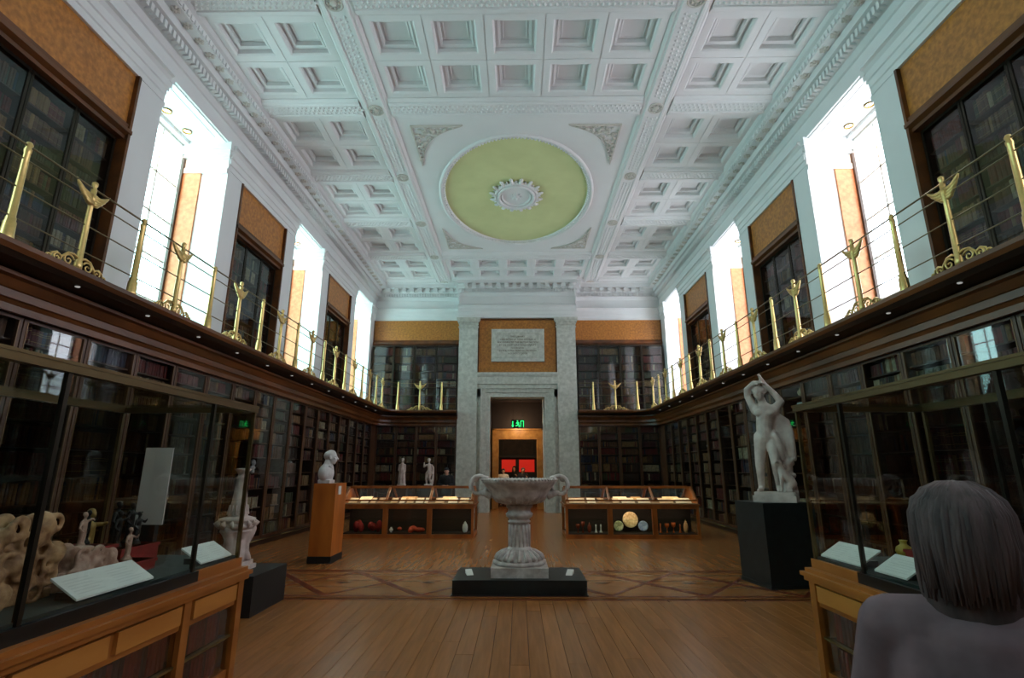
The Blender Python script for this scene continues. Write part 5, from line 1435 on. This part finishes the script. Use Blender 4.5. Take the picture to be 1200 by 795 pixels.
board(-1, 2.28, 4.08, 4.50, 'short white label board at the far end of the near left case')
board(1, 2.48, 4.03, 4.53, 'white label board at the far end of the near right case')
board(1, 2.48, 3.57, 3.88, 'second white label board in the near right case, nearer than the post')
board(1, 2.48, 3.02, 3.38, 'third white label board in the near right case, partly hidden by the passer-by')
# tall caption card
t = empty('caption_card', (-2.95, 4.42, .92), 'tall blank-looking white caption panel standing at the far end, near left case', 'label')
g = G(); g.box(-.115, 0, .25, .115, .012, .86); g.obj('card', mat('caption_card_white', (205, 190, 182), .7), t); g = G(); g.box(-.06, .0, 0, .06, .05, .25); g.obj('stand', BLACK, t)
# red stepped mounts and what stands on them
def mount(x, y, z, a, b, h, lab):
    g = G(); g.box(-a, -b, 0, a, b, h); g.box(-a-.008, -b-.008, h-.02, a+.008, b+.008, h); return g.obj('red_mount', RED, None, (x, y, z), label=lab, cat='stand', group='red mounts in the display cases')
mount(-2.78, 3.52, .92, .14, .17, .20, 'tall red cloth display mount right of the carved mask')
mount(-2.66, 3.86, .92, .10, .13, .07, 'low red cloth mount at the middle of the near left case')
mount(-2.95, 4.15, .92, .16, .20, .13, 'wide red cloth mount under the dark bronzes, near left case')
mount(2.98, 3.98, .92, .12, .12, .12, 'square red cloth mount in the near right case')
mount(2.92, 3.52, .92, .13, .16, .07, 'low red cloth mount in the near right case beside the label boards')
TANC = mat('carved_tan_wood', (196, 150, 106), .6, rgb2=(120, 78, 46), scale=16, bump=.4)
TANP = mat('carved_pink_stone', (206, 170, 150), .6, rgb2=(150, 108, 90), scale=16, bump=.4)
def carved(seed, w, h, m, x, y, lab, dots):
    q = random.Random(seed); g = G()
    g.box(-.06, -w/2, 0, .06, w/2, .05)
    for i in range(dots):
        f = q.random(); yy = q.uniform(-.5, .5)*w*(1-.35*f); r = q.uniform(.035, .065)
        g.ell((q.uniform(-.05, .07), yy, .04+f*(h-.07)), r, r*q.uniform(.8, 1.2), r*q.uniform(.8, 1.3), 10, 8)
        if i % 2 == 0:   # ringed eyes and scrolls
            g.tube([(.088+0*k, yy+.045*math.cos(k*math.pi/6), .04+f*(h-.08)+  .045*math.sin(k*math.pi/6)) for k in range(12)], .014, 6, closed=True)
    g.ell((0, 0, h*.35), .07, w*.42, h*.36, 14, 10)
    return organic('carving', g, m, .0085, 1, None, (x, y, .92), label=lab, cat='carving')
carved(2, .46, .45, TANC, -2.62, 2.90, 'big knobbly tan carving at the left edge of the near left case', 46)
carved(9, .34, .24, TANP, -2.60, 3.36, 'smaller pinkish carved piece right of the case post, near left case', 30)
def figurine(x, y, z, h, m, lab, seed=1):
    q = random.Random(seed); g = G(); k = h/.4
    g.lathe([(.06*k, 0), (.06*k, .02*k), (.05*k, .03*k), (.04*k, .05*k)], seg=14)
    cap(g, ((.0, .02*k, .04*k), .018*k), ((.0, .025*k, .12*k), .022*k), ((0, .01*k, .2*k), .03*k), ((0, 0, .28*k), .036*k)); cap(g, ((.0, -.03*k, .04*k), .018*k), ((.01*k, -.03*k, .12*k), .022*k), ((0, -.01*k, .2*k), .03*k))
    cap(g, ((0, .04*k, .29*k), .016*k), ((.03*k, .08*k, .24*k+q.uniform(0, .08)*k), .013*k), ((.06*k, .07*k, .30*k), .01*k)); cap(g, ((0, -.04*k, .29*k), .016*k), ((.02*k, -.08*k, .22*k), .013*k), ((.05*k, -.05*k, .18*k), .01*k))
    cap(g, ((0, 0, .3*k), .015*k), ((0, 0, .33*k), .014*k)); add_head(g, (0, 0, .365*k), .032*k, yaw=-math.pi/2)
    return organic('figurine', g, m, .006, 1, None, (x, y, z), label=lab, cat='figurine')
BRON = mat('dark_bronze_figure', (34, 30, 28), .4, metal=.4); GILT = mat('gilt_bronze_figure', (150, 120, 62), .4, metal=.4)
figurine(-2.72, 3.48, 1.12, .22, TANP, 'small pale standing figurine on the tall red mount', 2)
figurine(-2.84, 3.66, 1.12, .22, BRON, 'tiny dark bronze figurine on the tall red mount, behind the pale one', 3)
figurine(-2.68, 3.86, .99, .22, TANP, 'tiny pinkish figurine on the low red mount in the near left case', 4)
figurine(-2.95, 3.82, .92, .42, GILT, 'gilt bronze figure between the red mounts in the near left case', 5)
for i, (dx, dy, h) in enumerate(((.06, -.13, .26), (-.04, -.02, .32), (.07, .06, .24), (-.05, .14, .30))):
    figurine(-2.95+dx, 4.15+dy, 1.05, h, BRON, 'dark bronze figurine on the wide red mount, %s from the left of four' % NUM[i], 6+i)
figurine(2.98, 3.96, 1.04, .20, GILT, 'small gilt figurine on the square red mount, near right case', 12)
vase(2.98, 4.28, .92, .16, .06, mat('yellow_glaze', (170, 140, 50), .3), 'small yellow glazed jar behind the far label board, near right case', None, 0)
figurine(2.90, 3.46, .99, .18, BRON, 'small dark figurine on the low red mount, near right case', 14)
